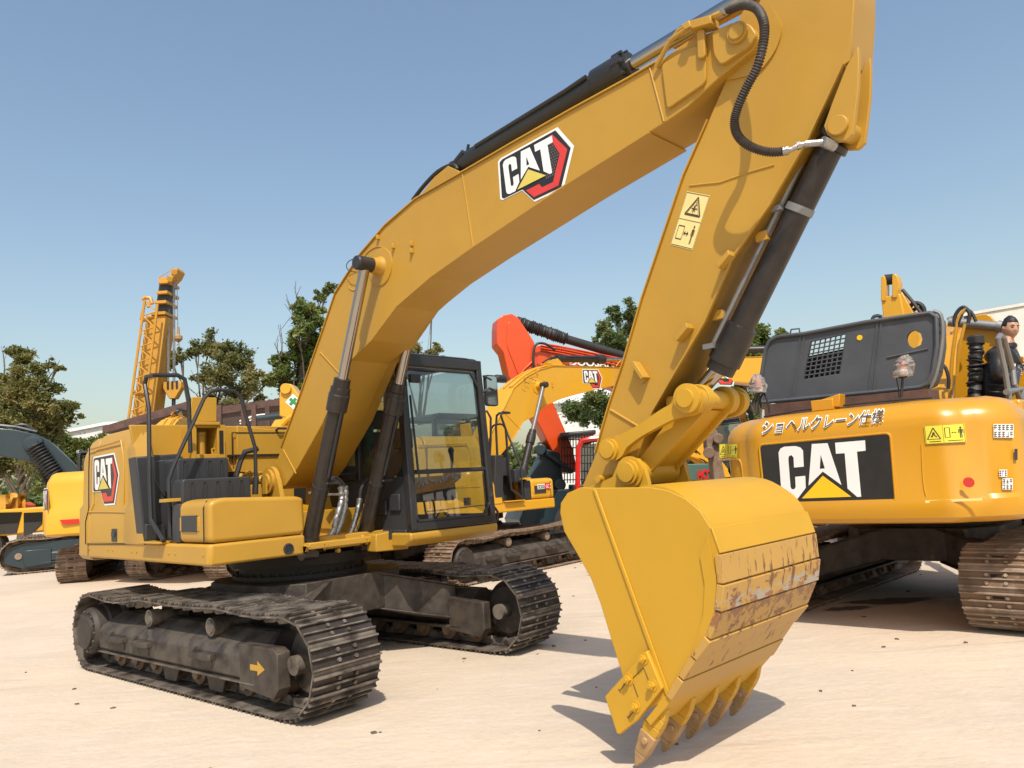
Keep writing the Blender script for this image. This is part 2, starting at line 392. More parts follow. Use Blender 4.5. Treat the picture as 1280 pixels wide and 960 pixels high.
def warn_label(parent, mp, horizontal=True, name='warning_label', col='label_pale'):
    """pictogram label: triangle with burst, box, arrow and walking figure; mp over unit square"""
    mb = MB(); l = .0012
    mb.mi = 0
    for i in range(12):
        for j in range(4): mb.flat([mp(u/12, v/4, l) for u, v in ((i, j), (i+1, j), (i+1, j+1), (i, j+1))])
    mb.mi = 1
    def line(a, b, w=.012):
        a, b = Vector(a), Vector(b); d = (b-a).normalized(); p = Vector((-d.y, d.x))*w
        k = max(1, int((b-a).length/.12))
        for i in range(k):
            a2, b2 = a.lerp(b, i/k), a.lerp(b, (i+1)/k); mb.flat([mp(*q, l*2) for q in (a2-p, b2-p, b2+p, a2+p)])
    def loop(P, w=.012):
        for i in range(len(P)): line(P[i], P[(i+1) % len(P)], w)
    def fig(cx, cy, h, sx=1.):
        mb.flat([mp(cx+.10*h*sx*math.cos(t), cy+h*.42+.10*h*math.sin(t), l*2) for t in [k*math.pi/4 for k in range(8)]])
        for P in ([(-.12, .30), (.12, .30), (.10, -.05), (-.10, -.05)], [(-.09, -.05), (-.01, -.05), (-.02, -.5), (-.10, -.5)], [(.01, -.05), (.09, -.05), (.11, -.5), (.03, -.5)], [(-.2, .27), (-.14, .28), (-.15, -.08), (-.21, -.08)], [(.14, .28), (.2, .27), (.21, -.08), (.15, -.08)]):
            mb.flat([mp(cx+x*h*sx, cy+y*h, l*2) for x, y in P])
    def arrow(x0, x1, y, s):
        line((x0+s, y), (x1-s, y), .012*(s/.05))
        mb.flat([mp(*q, l*2) for q in ((x0, y), (x0+s*1.4, y-s), (x0+s*1.4, y+s))]); mb.flat([mp(*q, l*2) for q in ((x1, y), (x1-s*1.4, y+s), (x1-s*1.4, y-s))])
    if horizontal:
        loop([(.06, .25), (.38, .25), (.22, .85)], .015)
        for a, b in (((.17, .35), (.22, .62)), ((.22, .62), (.24, .45)), ((.24, .45), (.30, .35)), ((.15, .4), (.2, .42))): line(a, b, .018)
        loop([(.50, .30), (.62, .30), (.62, .82), (.50, .82)], .010); arrow(.65, .80, .55, .04); fig(.89, .54, .58, .55)
        line((.10, .12), (.38, .12), .02); line((.56, .12), (.94, .12), .02)
        line((.455, .03), (.455, .97), .004)
    else:
        loop([(.2, .60), (.86, .60), (.56, .93)], .018); loop([(.28, .62), (.78, .62), (.55, .88)], .006)
        for a, b in (((.46, .66), (.60, .80)), ((.60, .66), (.48, .78)), ((.42, .72), (.66, .72)), ((.52, .64), (.56, .84))): line(a, b, .012)
        loop([(.12, .14), (.38, .14), (.38, .38), (.12, .38)], .010); arrow(.40, .62, .26, .05); fig(.78, .26, .34, .9)
        line((.03, .5), (.97, .5), .005)
    loop([(.02, .02), (.98, .02), (.98, .98), (.02, .98)], .006)
    return mb.build(name, [col, 'label_ink'], parent, smooth=False, recalc=False)

# ------------------------------------------------------------------ undercarriage
PIT = .19
def track_path(L=1.72, Rr=.35, zc=.385, sag=True):
    """outer chain line through the shoe plates, as (x, z) points, closed"""
    P = []
    n = 40
    for i in range(n+1): P.append((-L+2*L*i/n, zc-Rr))
    for i in range(1, 24): a = -90+180*i/24; P.append((L+Rr*math.cos(R_(a)), zc+Rr*math.sin(R_(a))))
    for i in range(n+1):
        x = L-2*L*i/n; s = 0
        if sag:
            t = (L-x)/(2*L)
            s = -.035*math.sin(math.pi*min(1, t/.26)) if t < .26 else (-.02*math.sin(math.pi*(t-.26)/.42) if t < .68 else -.055*math.sin(math.pi*(t-.68)/.32))
            s += .012
            if t < .03 or t > .97: s = min(s, 0)
        P.append((x, zc+Rr+s))
    for i in range(1, 24): a = 90+180*i/24; P.append((-L+Rr*math.cos(R_(a)), zc+Rr*math.sin(R_(a))))
    return P
def resample(P, pitch):
    P = [Vector(p) for p in P]; P.append(P[0]); segs = [(b-a).length for a, b in zip(P[:-1], P[1:])]; tot = sum(segs)
    n = round(tot/pitch); st = tot/n; out = []; d = 0; i = 0; acc = 0
    for k in range(n):
        tgt = k*st
        while acc+segs[i] < tgt: acc += segs[i]; i += 1
        t = (tgt-acc)/segs[i]; out.append(P[i].lerp(P[i+1], t))
    return out, st
def track_chain(yc, w=.60, fine=True, x0=0., **kw):
    mb = MB(); C_, st = resample(track_path(**kw), PIT); n = len(C_); hw = w/2
    for i in range(n):
        a, b = C_[i], C_[(i+1) % n]; m = (a+b)/2; t = (b-a).normalized(); nn = Vector((t.y, -t.x))   # outward (path runs anticlockwise seen from -y)
        def W(s, h): q = m+t*s+nn*h; return (q.x+x0, q.y)
        p = st/2
        prof = [(-p+.004, 0), (-p+.004, .010), (-.078, .012), (-.074, .036), (-.064, .036), (-.058, .012), (-.008, .012), (-.005, .034), (.006, .034), (.009, .012), (.062, .012), (.066, .036), (.078, .036), (.082, .010), (p+.012, .006), (p+.012, -.006), (p-.01, -.004), (-p+.012, -.002)]
        if not fine: prof = [(-p+.006, 0), (-p+.006, .012), (-.02, .012), (-.012, .036), (.012, .036), (.02, .012), (p-.004, .012), (p-.004, 0)]
        mb.prism([(W(s, h)[0], yc-hw, W(s, h)[1]) for s, h in prof], (0, w, 0))
        if fine:
            for sy in (-1, 1):
                q = [W(s, h) for s, h in [(-p-.01, -.01), (p+.01, -.01), (p+.03, -.05), (p-.02, -.085), (-p+.05, -.075), (-p-.03, -.05)]]
                mb.prism([(x, yc+sy*.075-.018, z) for x, z in q], (0, .036, 0))
                for s in (-.035, .037):
                    x, z = W(s, .010); x2, z2 = W(s, .030); mb.cyl((x, yc+sy*.075, z), (x2, yc+sy*.075, z2), .017, n=6)
            a_, b_ = W(p-.005, -.045), None; mb.cyl((a_[0], yc-.085, a_[1]), (a_[0], yc+.085, a_[1]), .028, n=8)
            # dark slots in the plate centre
            mb.mi = 1
            q = [W(s, .0135) for s in (-.045, -.018)]; mb.flat([(q[0][0], yc-.045, q[0][1]), (q[1][0], yc-.045, q[1][1]), (q[1][0], yc+.045, q[1][1]), (q[0][0], yc+.045, q[0][1])])
            mb.mi = 0
    return mb
def undercarriage(parent, rz, mt='track_steel', mf='under_paint', x0=.12, G=1.135, fine=True, plates=False, arrow=True, Rr=.35, mplate='slate_paint'):
    """children of the machine: track_chain, track_frame with sprocket, idler and rollers, carbody, slew_ring"""
    zc = Rr+.035; L = 1.72
    k = dict(parent=parent, rz=rz)
    for s in (-1, 1):
        yc = s*G
        track_chain(yc, fine=fine, x0=x0, Rr=Rr, zc=zc).build('track_chain', [mt, 'dark_gap'], bevel=0, **k)
        f = MB()
        f.pyz([(yc-.16, .17), (yc+.16, .17), (yc+.18, .28), (yc+.18, .46), (yc+.06, .56), (yc-.06, .56), (yc-.18, .46), (yc-.18, .28)], x0-L+.35, x0+L-.38)
        o = s*1.0   # outer side
        # hooded outer rail and its sloping top plates
        f.pyz([(yc+o*.15, .22), (yc+o*.25, .22), (yc+o*.27, .25), (yc+o*.27, .40), (yc+o*.235, .455), (yc+o*.02, .57), (yc+o*.02, .54), (yc+o*.15, .44)], x0-L+.22, x0+L-.42)
        f.box(x0-L+.22, x0+L-.42, min(yc+o*.12, yc+o*.29), max(yc+o*.12, yc+o*.29), .205, .222)
        f.box(x0-L+.3, x0+L-.45, min(yc-o*.27, yc-o*.12), max(yc-o*.27, yc-o*.12), .20, .23)
        # idler guard box at the front
        f.pxz([(x0+L-.62, .18), (x0+L-.16, .14), (x0+L-.10, .22), (x0+L-.10, .47), (x0+L-.16, .50), (x0+L-.62, .50)], *(sorted((yc+o*.17, yc+o*.285))))
        f.pxz([(x0+L-.62, .18), (x0+L-.20, .14), (x0+L-.14, .22), (x0+L-.14, .47), (x0+L-.62, .50)], *(sorted((yc-o*.17, yc-o*.27))))
        fr = f.build('track_frame', mf, bevel=.012, **k)
        if plates:
            pl = MB(); yy = sorted((yc+o*.29, yc+o*.31))
            pl.pxz(round_poly([(x0+L+.05, .12), (x0+L+.22, .3), (x0+L+.15, .6), (x0-.2, .62), (x0-.2, .12)], .15), *yy); pl.build('guard_plate', mplate, fr)
        # outer face furniture
        if fine:
            st = MB()
            for xx in (-1.05, -.55, .55):
                x1 = x0+xx; st.pxz([(x1-.18, .385), (x1+.18, .385), (x1+.18, .345), (x1+.10, .335), (x1-.16, .335), (x1-.18, .345)], *(sorted((yc+o*.27, yc+o*.325))))
                st.box(x1-.15, x1-.12, *(sorted((yc+o*.262, yc+o*.30))), .385, .42)
                st.pxz([(x1-.12, .33), (x1+.12, .33), (x1+.11, .265), (x1-.05, .255), (x1-.11, .28)], *(sorted((yc+o*.262, yc+o*.276))))
            st.build('foot_step', 'under_paint', fr, bevel=.004)
        # carrier rollers
        for xx in (-.55, .55):
            c = MB(); c.cyl((x0+xx, yc-.13, zc+Rr-.16), (x0+xx, yc+o*.20 if o > 0 else yc+.13, zc+Rr-.16), .065); c.cyl((x0+xx, yc+o*.13, zc+Rr-.16), (x0+xx, yc+o*.22, zc+Rr-.16), .075)
            c.lathe((x0+xx, yc+o*.22, zc+Rr-.16), (0, o, 0), [(0, .06), (.01, .055), (.01, .03)], 16); c.build('carrier_roller', 'track_steel', fr)
        for i in range(8):
            x = x0-1.33+i*.38; c = MB(); c.lathe((x, yc-.17, .155), (0, 1, 0), [(0, .05), (.03, .055), (.04, .10), (.09, .10), (.10, .075), (.24, .075), (.25, .10), (.30, .10), (.31, .055), (.34, .05)], 20)
            c.build('track_roller', 'track_rusty', fr)
        g = MB()
        for x in (-.15, .62):
            g.pxz([(x0+x-.16, .21), (x0+x+.16, .21), (x0+x+.10, .07), (x0+x-.10, .07)], *(sorted((yc+o*.19, yc+o*.215))))
        g.build('chain_guide', 'under_paint', fr, bevel=.006)
        # sprocket and final drive at the rear
        sp = MB(); N = 21; ring = []
        for i in range(N*2): a = 2*math.pi*i/(N*2); r = (Rr-.055) if i % 2 == 0 else (Rr-.10); ring.append((x0-L+r*math.cos(a), yc-.03, zc+r*math.sin(a)))
        sp.prism(ring, (0, .06, 0)); sp.build('sprocket', 'track_steel', fr)
        d = MB(); d.lathe((x0-L, yc, zc), (0, o, 0), [(0, .25), (.15, .25), (.17, .235), (.265, .225), (.30, .205), (.305, .17), (.33, .165), (.33, .001)], 32)
        d.cyl((x0-L, yc-o*.3, zc), (x0-L, yc, zc), .2); 
        for i in range(14): a = 2*math.pi*i/14; d.cyl((x0-L+.19*math.cos(a), yc+o*.30, zc+.19*math.sin(a)), (x0-L+.19*math.cos(a), yc+o*.315, zc+.19*math.sin(a)), .013, n=6)
        d.build('final_drive', mf, fr, bevel=0)
        idl = MB(); idl.lathe((x0+L, yc-.09, zc), (0, 1, 0), [(0, .12), (.001, Rr-.13), (.03, Rr-.12), (.05, Rr-.075), (.13, Rr-.075), (.15, Rr-.12), (.18, Rr-.13), (.181, .12)], 36)
        idl.cyl((x0+L, yc-.22, zc), (x0+L, yc+.22, zc), .07); idl.build('idler', 'track_steel', fr)
        if arrow:
            a = MB(); yy = yc+o*.2875; X = x0+L-.36; Z = .345; ring = [(X-.10, Z-.022), (X, Z-.022), (X, Z-.055), (X+.10, Z), (X, Z+.055), (X, Z+.022), (X-.10, Z+.022)]
            a.flat([(x, yy, z) for x, z in ring]); a.build('arrow_decal', 'gold_vinyl' if not fine else 'yellow_paint', fr, smooth=False)
    c = MB()
    c.pxy([(x0-.75, -.55), (x0-.45, -.8), (x0+.45, -.8), (x0+.75, -.55), (x0+.75, .55), (x0+.45, .8), (x0-.45, .8), (x0-.75, .55)], .47, .82)
    for sx in (-1, 1):
        for s in (-1, 1):
            y1 = s*(G-.17)
            top = [(x0+sx*.25, s*.35, .80), (x0+sx*.72, s*.30, .80), (x0+sx*1.12, y1, .60), (x0+sx*.62, y1, .60)]
            bot = [(x0+sx*.25, s*.35, .46), (x0+sx*.72, s*.30, .46), (x0+sx*1.12, y1, .26), (x0+sx*.62, y1, .26)]
            va = [c.bm.verts.new(p) for p in top]; vb = [c.bm.verts.new(p) for p in bot]
            c._f(va); c._f(vb[::-1])
            for i in range(4): c._f([va[i], vb[i], vb[(i+1) % 4], va[(i+1) % 4]])
            # thin top and bottom flanges catching the light
            for zt, dz in ((.0, .018), (-.35, .016)):
                ring = [(x0+sx*.76, s*.28, .80+zt), (x0+sx*.70, s*.30, .80+zt), (x0+sx*1.10, y1, .60+zt), (x0+sx*1.17, y1, .60+zt)]
                if zt: ring = [(x0+sx*.78, s*.28, .46), (x0+sx*.70, s*.30, .46), (x0+sx*1.10, y1, .27), (x0+sx*1.20, y1, .27)]
                c.prism(ring, (0, 0, dz))
    c.build('carbody', mf, bevel=.01, **k)
    r = MB(); r.lathe((0, 0, .80), (0, 0, 1), [(0, .66), (.06, .66), (.06, .60), (.14, .60), (.14, .68), (.24, .68), (.24, .5)], 48)
    for i in range(40): a = 2*math.pi*i/40; r.cyl((.63*math.cos(a), .63*math.sin(a), .86), (.63*math.cos(a), .63*math.sin(a), .885), .014, n=6)
    r.build('slew_ring', 'dark_under', **k)
# ------------------------------------------------------------------ ground and sky air
g = MB(); g.flat([(-2500, -60, 0), (2500, -60, 0), (2500, 2600, 0), (-2500, 2600, 0)])
gm = mat('yard_concrete', (.56, .455, .345), .85, var=.08, scale=.35)
n = gm.node_tree.nodes; L = gm.node_tree.links; p = n['Principled BSDF']; base = p.inputs['Base Color'].links[0].from_socket
tc = n.new('ShaderNodeTexCoord')
def gpatch(prev, colr, scale, lo, hi, detail=8, stretch=(1, 1, 1), strength=1.0, seed=0., kind='noise'):
    mp = n.new('ShaderNodeMapping'); mp.inputs['Scale'].default_value = stretch; mp.inputs['Location'].default_value = (seed, -seed, 0); L.new(tc.outputs['Object'], mp.inputs[0])
    if kind == 'noise':
        t = n.new('ShaderNodeTexNoise'); t.inputs['Detail'].default_value = detail; t.inputs['Roughness'].default_value = .65; t.inputs['Scale'].default_value = scale; L.new(mp.outputs[0], t.inputs[0]); o = t.outputs[0]
    else:
        dn = n.new('ShaderNodeTexNoise'); dn.inputs['Scale'].default_value = 1.3; dn.inputs['Detail'].default_value = 6; L.new(mp.outputs[0], dn.inputs[0])
        va = n.new('ShaderNodeVectorMath'); va.operation = 'MULTIPLY_ADD'; va.inputs[1].default_value = (1.1, 1.1, 0); L.new(dn.outputs[1], va.inputs[0]); L.new(mp.outputs[0], va.inputs[2])
        t = n.new('ShaderNodeTexVoronoi'); t.feature = 'DISTANCE_TO_EDGE'; t.inputs['Scale'].default_value = scale; L.new(va.outputs[0], t.inputs[0]); o = t.outputs[0]
    r = n.new('ShaderNodeMapRange'); r.inputs[1].default_value = lo; r.inputs[2].default_value = hi; r.inputs[4].default_value = strength; L.new(o, r.inputs[0])
    mx = n.new('ShaderNodeMix'); mx.data_type = 'RGBA'; mx.inputs[7].default_value = (*colr, 1); L.new(r.outputs[0], mx.inputs[0]); L.new(prev, mx.inputs[6]); return mx.outputs[2]
o_ = gpatch(base, (.45, .37, .28), .9, .45, .75, strength=.7)
o_ = gpatch(o_, (.62, .53, .43), 2.2, .52, .7, stretch=(1, 3, 1), strength=.6, seed=4)
o_ = gpatch(o_, (.40, .325, .25), 7, .60, .72, stretch=(1, 2.5, 1), strength=.5, seed=9)
o_ = gpatch(o_, (.20, .17, .13), 1.6, .70, .80, strength=.45, seed=21)
o_ = gpatch(o_, (.30, .25, .20), .10, .002, .0, strength=.12, seed=2, kind='crack')
o_ = gpatch(o_, (.22, .18, .14), 42, .70, .76, detail=3, strength=.7, seed=5)
o_ = gpatch(o_, (.48, .41, .33), 3.5, .47, .62, stretch=(.25, 2.2, 1), strength=.55, seed=31)
o_ = gpatch(o_, (.33, .27, .21), 2.6, .60, .68, stretch=(.12, 1.6, 1), strength=.35, seed=37)
o_ = gpatch(o_, (.64, .56, .46), 18, .56, .66, stretch=(1, 1.6, 1), strength=.45, seed=41)
L.new(o_, p.inputs['Base Color'])
nb = n.new('ShaderNodeTexNoise'); nb.inputs['Scale'].default_value = 14; nb.inputs['Detail'].default_value = 8; L.new(tc.outputs['Object'], nb.inputs[0])
b = n.new('ShaderNodeBump'); b.inputs['Strength'].default_value = .45; b.inputs['Distance'].default_value = .02; L.new(nb.outputs[0], b.inputs['Height']); L.new(b.outputs[0], p.inputs['Normal'])
tag(g.build('ground', gm, smooth=False), kind='structure')
# loose grit and leaves lying on the slab
rn = random.Random(3); gr_ = MB()
for i in range(240):
    x = rn.uniform(-6, 7); y = rn.uniform(3.6, 20); s = rn.uniform(.006, .022); a = rn.uniform(0, 6.3)
    gr_.prism([(x+s*math.cos(a+k*1.57)*rn.uniform(.5, 1.6), y+s*math.sin(a+k*1.57)*rn.uniform(.5, 1.6), .001) for k in range(4)], (0, 0, s*.5))
tag(gr_.build('loose_grit', mat('grit', (.12, .09, .065), .9, var=.4)), 'scattered grit and small dry leaves on the pale concrete yard', 'grit', kind='stuff')
# old oil stains soaked into the slab under the right-hand machine
st = MB()
for cx, cy, rx, ry in ((4.1, 8.9, .55, .2), (3.5, 8.6, .3, .13)):
    st.flat([(cx+rx*math.cos(t)*rn.uniform(.6, 1.1), cy+ry*math.sin(t)*rn.uniform(.6, 1.1), .004) for t in [k*math.pi/14 for k in range(28)]])
tag(st.build('oil_stain', mat('oil', (.13, .105, .08), .6, var=.3), smooth=False), kind='structure')
# ------------------------------------------------------------------ the big excavator in front: working arm
UF = Frame(-2.271, 7.959, -44.324)
main = thing('excavator', UF.o, UF.a, 'large mustard-yellow crawler excavator in front, its arched boom and worn bucket reaching towards the camera', 'excavator')
YN, YF = -.26, .14                       # boom side plates
bt = [(337, 592), (344, 580), (352, 560), (375, 497), (400, 425), (420, 366), (451, 318), (482, 282), (520, 249), (578, 216), (640, 180), (716, 137), (784, 100), (820, 79), (860, 51), (901, 35), (925, 27), (940, 34), (948, 48), (941, 62), (900, 96), (860, 133), (836, 150), (812, 165), (712, 228), (588, 311), (540, 345), (497, 382), (465, 425), (439, 450), (405, 526), (372, 585), (357, 607), (345, 612)]
BT = UF.xz(bt, YN)
# deeper lower plate at the boom's belly
mb = MB(); mb.pxz(BT, YN, YF)
def far_y(x): t = min(1, max(0, (3.0-x)/2.4)); return YF+.155*t*t*(3-2*t)
for v in mb.bm.verts:
    if abs(v.co.y-YF) < 1e-4: v.co.y = far_y(v.co.x)
boom = mb.build('boom', 'yellow_paint', main, bevel=.006)
def edge_strip(pts, w_out, y0, y1, name, parent, matn='yellow_paint', close=False):
    """a flange strip running along a profile line"""
    m = MB(); P = [Vector(p) for p in pts]
    for a, b in zip(P[:-1], P[1:]):
        d = (b-a).normalized(); n_ = Vector((-d.y, d.x))*w_out
        m.prism([(a.x, y0, a.y), (b.x, y0, b.y), (b.x+n_.x, y0, b.y+n_.y), (a.x+n_.x, y0, a.y+n_.y)], (0, y1-y0, 0))
    return m.build(name, matn, parent)
edge_strip(BT[2:14], .010, YN-.015, YF+.015, 'top_flange', boom)
edge_strip(BT[23:31], .010, YN-.015, YF+.015, 'bottom_flange', boom)
# weld seams across the side plate, raised tip pads
m = MB()
for a, b in (((578, 217), (592, 310)), ((812, 84), (830, 152)), ((400, 440), (432, 475)), ((354, 562), (370, 592))):
    P = [UF.Y(*a, YN-.002), UF.Y(*b, YN-.002)]; m.tube(P, .007, 6)
for a in ((486, 288, 4), (482, 330, 5)): pass
m.tube([UF.Y(*q, YN-.002) for q in ((450, 345), (452, 330), (460, 315), (475, 308), (487, 318), (487, 335), (478, 352), (465, 356))], .006, 6, smooth=4)
m.tube([UF.Y(*q, YN-.002) for q in ((436, 345), (437, 360), (441, 363), (446, 362))], .006, 6)
m.build('weld_seam', 'yellow_paint', boom)
m = MB()
m.pxz(round_poly(UF.xz([(829, 82), (866, 60), (885, 57), (884, 105), (836, 138)], YN), .03), YN-.022, YN+.01)
m.pxz(round_poly(UF.xz([(893, 42), (920, 30), (940, 32), (949, 46), (940, 60), (904, 84), (895, 70)], YN), .03), YN-.03, YN+.01)
P = UF.Y(926, 44, YN); m.cyl((P.x, YN-.05, P.z), (P.x, YF+.05, P.z), .062, n=28)
m.cyl((P.x, YN-.062, P.z), (P.x, YN-.04, P.z), .045, n=24)
P2 = UF.Y(868, 60, YN-.03)
m.build('tip_boss', 'yellow_paint', boom, bevel=.005)
# boss on the flank for the lift cylinder pin
cyt = UF.Y(457, 330, -.42)
m = MB(); m.lathe((cyt.x, YN+.02, cyt.z), (0, -1, 0), [(0, .17), (.03, .165), (.035, .09), (.07, .075), (.12, .065)], 32)
m.lathe((cyt.x, YF-.02, cyt.z), (0, 1, 0), [(0, .17), (.03, .165), (.035, .09), (.10, .07)], 32)
m.build('pin_boss', 'yellow_paint', boom)
# little brackets on the flank
m = MB()
for px, py in ((474, 297), (493, 308), (516, 305), (516, 314)):
    P = UF.Y(px, py, YN); m.box(P.x-.012, P.x+.012, YN-.03, YN, P.z-.02, P.z+.02)
P = UF.Y(451, 322, YN)
m.build('flank_bracket', 'yellow_paint', boom, bevel=.003)
m = MB(); m.tube([UF.Y(*q, YN-.05) for q in ((462, 322), (448, 322), (437, 326), (433, 332), (436, 338), (445, 340))], .004, 6, smooth=4); m.build('grease_line', 'rubber', boom)
# pipes on the boom's back
m = MB()
for k, yy in enumerate((-.19, -.14, .03)):
    q = [(BT[i][0]*1.0-.01, yy, BT[i][1]+.035) for i in (5, 6, 7, 8)]; q.append((BT[9][0]-.1, yy, BT[9][1]+.03)); m.tube(q, .014, 8, smooth=4)
P = BT[7]; m.box(P[0]-.03, P[0]+.03, -.22, .08, P[1], P[1]+.05)
m.build('hydraulic_pipe', 'yellow_paint', boom)
a = UF.Y(528, 232, -.1); b_ = UF.Y(566, 205, -.1); b2 = UF.Y(566, 216, -.1)
m = MB(); m.pxz(UF.xz([(528, 244), (545, 222), (562, 208), (575, 214), (580, 226)], -.14), -.16, -.135); m.pxz(UF.xz([(528, 244), (545, 222), (562, 208), (575, 214), (580, 226)], -.14), .02, .045)
m.build('cylinder_bracket', 'yellow_paint', boom, bevel=.004)
m = MB(); m.tube([UF.Y(*q, -.14) for q in ((516, 250), (530, 232), (548, 214), (566, 206), (572, 212))], .017, 10, smooth=4); m.build('hydraulic_hose', 'rubber', boom)

# stick cylinder on top of the boom
SC = -.06
c0, c1 = UF.Y(578, 206, SC), UF.Y(790, 80, SC); d = (c1-c0).normalized()
m = MB(); m.cyl(c0, c1, .082, n=28); m.lathe(c1-d*.30, d, [(0, .082), (.01, .104), (.20, .104), (.21, .108), (.26, .108), (.265, .08), (.29, .078), (.295, .05)], 28)
m.cyl(c0-d*.08+Vector((0, -.05, -.02)), c0-d*.08+Vector((0, .05, -.02)), .07, n=20)
for k in range(8):
    a = 2*math.pi*k/8; u = d.cross(Vector((0, 1, 0))); m.cyl(c1-d*.10+(Vector((0, 1, 0))*math.cos(a)+u*math.sin(a))*.102, c1-d*.02+(Vector((0, 1, 0))*math.cos(a)+u*math.sin(a))*.102, .014, n=6)
scy = m.build('stick_cylinder', 'black_paint', main)
m = MB(); m.tube([c0+d*.25+Vector((0, -.08, .03)), c0+d*1.2+Vector((0, -.085, .03)), c1-d*.32+Vector((0, -.085, .04))], .016, 8); m.tube([c0+d*.12+Vector((0, -.05, .05)), c0+d*.14+Vector((0, -.05, .10))], .012, 8)
m.tube([c0-d*.02+Vector((0, -.07, .0)), c0+d*.10+Vector((0, -.07, .05))], .022, 8)
m.build('hydraulic_pipe', 'black_paint', scy)
m = MB(); e_ = c1+d*1.35; m.cyl(c1, e_, .047, n=24); m.build('piston_rod', 'chrome', scy)
m = MB(); m.cyl(c1+Vector((0, .04, -.02))+d*.3, e_+Vector((0, .05, -.06)), .02, n=12); m.tube([UF.Y(820, 80, -.2), UF.Y(848, 38, -.2), UF.Y(856, 34, -.2)], .013, 8); m.build('hydraulic_pipe', 'yellow_paint', scy)

# valve block and steel pipe at the boom tip
m = MB(); v = UF.Y(878, 32, -.30)
for (q0, q1, q2, q3) in (((862, 30), (892, 22), (893, 32), (866, 40)),):
    m.pxz(UF.xz([q0, q1, q2, q3], -.30), -.34, -.24)
m.pxz(round_poly(UF.xz([(872, 38), (881, 36), (882, 72), (873, 74)], -.30), .02), -.31, -.285)
m.pxz(UF.xz([(858, 36), (868, 30), (870, 38), (862, 42)], -.3), -.36, -.33)
vb = m.build('pipe_clamp', 'yellow_paint', main, bevel=.004)
m = MB(); m.tube([UF.Y(820, 84, -.28), UF.Y(838, 50, -.30), UF.Y(862, 34, -.31), UF.Y(893, 20, -.31), UF.Y(902, 18, -.31)], .014, 8); m.cyl(UF.Y(893, 21, -.31), UF.Y(905, 16, -.31), .020, n=8); m.build('steel_pipe', 'yellow_paint', vb)

# stick (dipper arm)
SN, SF = -.20, .10
st_pts = [(940, 20), (980, -60), (1010, -95), (1040, -100), (1068, -40), (1068, 0), (1063, 76), (1055, 81), (1012, 173), (963, 257), (916, 324), (882, 403), (845, 466), (816, 516), (800, 560), (790, 600), (775, 640), (745, 640), (728, 607), (745, 566), (762, 507), (780, 453), (803, 374), (855, 220), (886, 150), (905, 105)]
ST = UF.xz(st_pts, SN)
m = MB(); m.pxz(ST, SN, SF); stick = m.build('stick', 'yellow_paint', main, bevel=.006)
edge_strip([ST[i] for i in (24, 23, 22, 21, 20, 19)], -.008, SN-.014, SF+.014, 'rear_flange', stick)
edge_strip([ST[i] for i in (7, 8, 9, 10, 11, 12, 13)], -.010, SN-.014, SF+.014, 'front_flange', stick)
m = MB()
m.pxz(round_poly(UF.xz([(905, 100), (930, 10), (962, 2), (980, 34), (972, 62), (950, 92), (915, 100)], SN), .06), SN-.012, SN+.01)
m.tube([UF.Y(*q, SN-.001) for q in ((862, 232), (900, 228), (940, 214), (968, 206))], .006, 6)
m.tube([UF.Y(*q, SN-.001) for q in ((763, 512), (798, 533))], .010, 6)
m.tube([UF.Y(*q, SN-.001) for q in ((760, 548), (772, 545), (776, 549))], .005, 6)
m.build('wear_pad', 'yellow_paint', stick)
# cylinder lugs behind
m = MB()
lg = UF.xz([(1058, 84), (1073, 58), (1074, 75), (1073, 110), (1069, 145), (1066, 168), (1058, 176), (1044, 177), (1034, 168), (1030, 158), (1040, 130)], SN)
m.pxz(lg, SN-.005, SN+.03); m.pxz(lg, SF-.14, SF-.11)
P = UF.Y(1049, 158, SN); m.cyl((P.x, SN-.03, P.z), (P.x, SF-.06, P.z), .052, n=26); m.build('cylinder_lug', 'yellow_paint', stick, bevel=.004)
m = MB()
for (x, y) in ((910, 325), (858, 415)):
    a = UF.Y(x, y, SN)
    m.pxz(UF.xz([(x-8, y+8), (x+8, y-10), (x+10, y-4), (x-4, y+13)], SN), SN-.075, SN)
P0 = UF.Y(800, 467, SN)
m.pxz(UF.xz([(796, 455), (800, 452), (813, 472), (809, 475)], SN), SN-.07, SN); m.pxz(UF.xz([(792, 466), (796, 455), (809, 475), (804, 480)], SN), SN-.012, SN)
for (x, y) in ((950, 295), (895, 393), (838, 500)):
    q = [UF.X(x, y, .0)]
    Q = UF.Y(x, y, SN+.08); m.box(Q.x-.02, Q.x+.05, SN+.06, SN+.10, Q.z-.035, Q.z+.02)
m.build('hose_bracket', 'yellow_paint', stick, bevel=.003)
# corrugated hose arching over the stick's flank
hp = [(902, 16), (915, 10), (932, 6), (947, 12), (955, 30), (954, 55), (946, 85), (933, 110), (922, 135), (918, 155), (924, 172), (940, 184), (962, 190), (985, 188), (1002, 181), (1030, 178)]
hy = [-.31, -.33, -.36, -.40, -.43, -.44, -.44, -.44, -.44, -.43, -.42, -.40, -.37, -.34, -.31, -.24]
HP = [UF.Y(a, b, y) for (a, b), y in zip(hp, hy)]
m = MB(); sp_ = spline(HP, 16)
m.tube(sp_[10:-36], .022, 12, rad=lambda t, i: .0265 if i % 2 else .0195); hose = m.build('corrugated_hose', 'hose_fabric', main, ang=80)
m = MB(); m.tube(sp_[:14], .019, 10); m.tube(sp_[-38:-12], .014, 10); m.tube(sp_[-15:], .018, 10); m.cyl(sp_[7], sp_[10], .025, n=6); m.cyl(sp_[-22], sp_[-18], .021, n=6); m.cyl(sp_[-38], sp_[-32], .023, n=10); m.cyl(sp_[-1]+Vector((0, -.02, 0)), sp_[-1]+Vector((.03, .05, -.02)), .028, n=12)
m.build('hose_fitting', 'silver', hose)

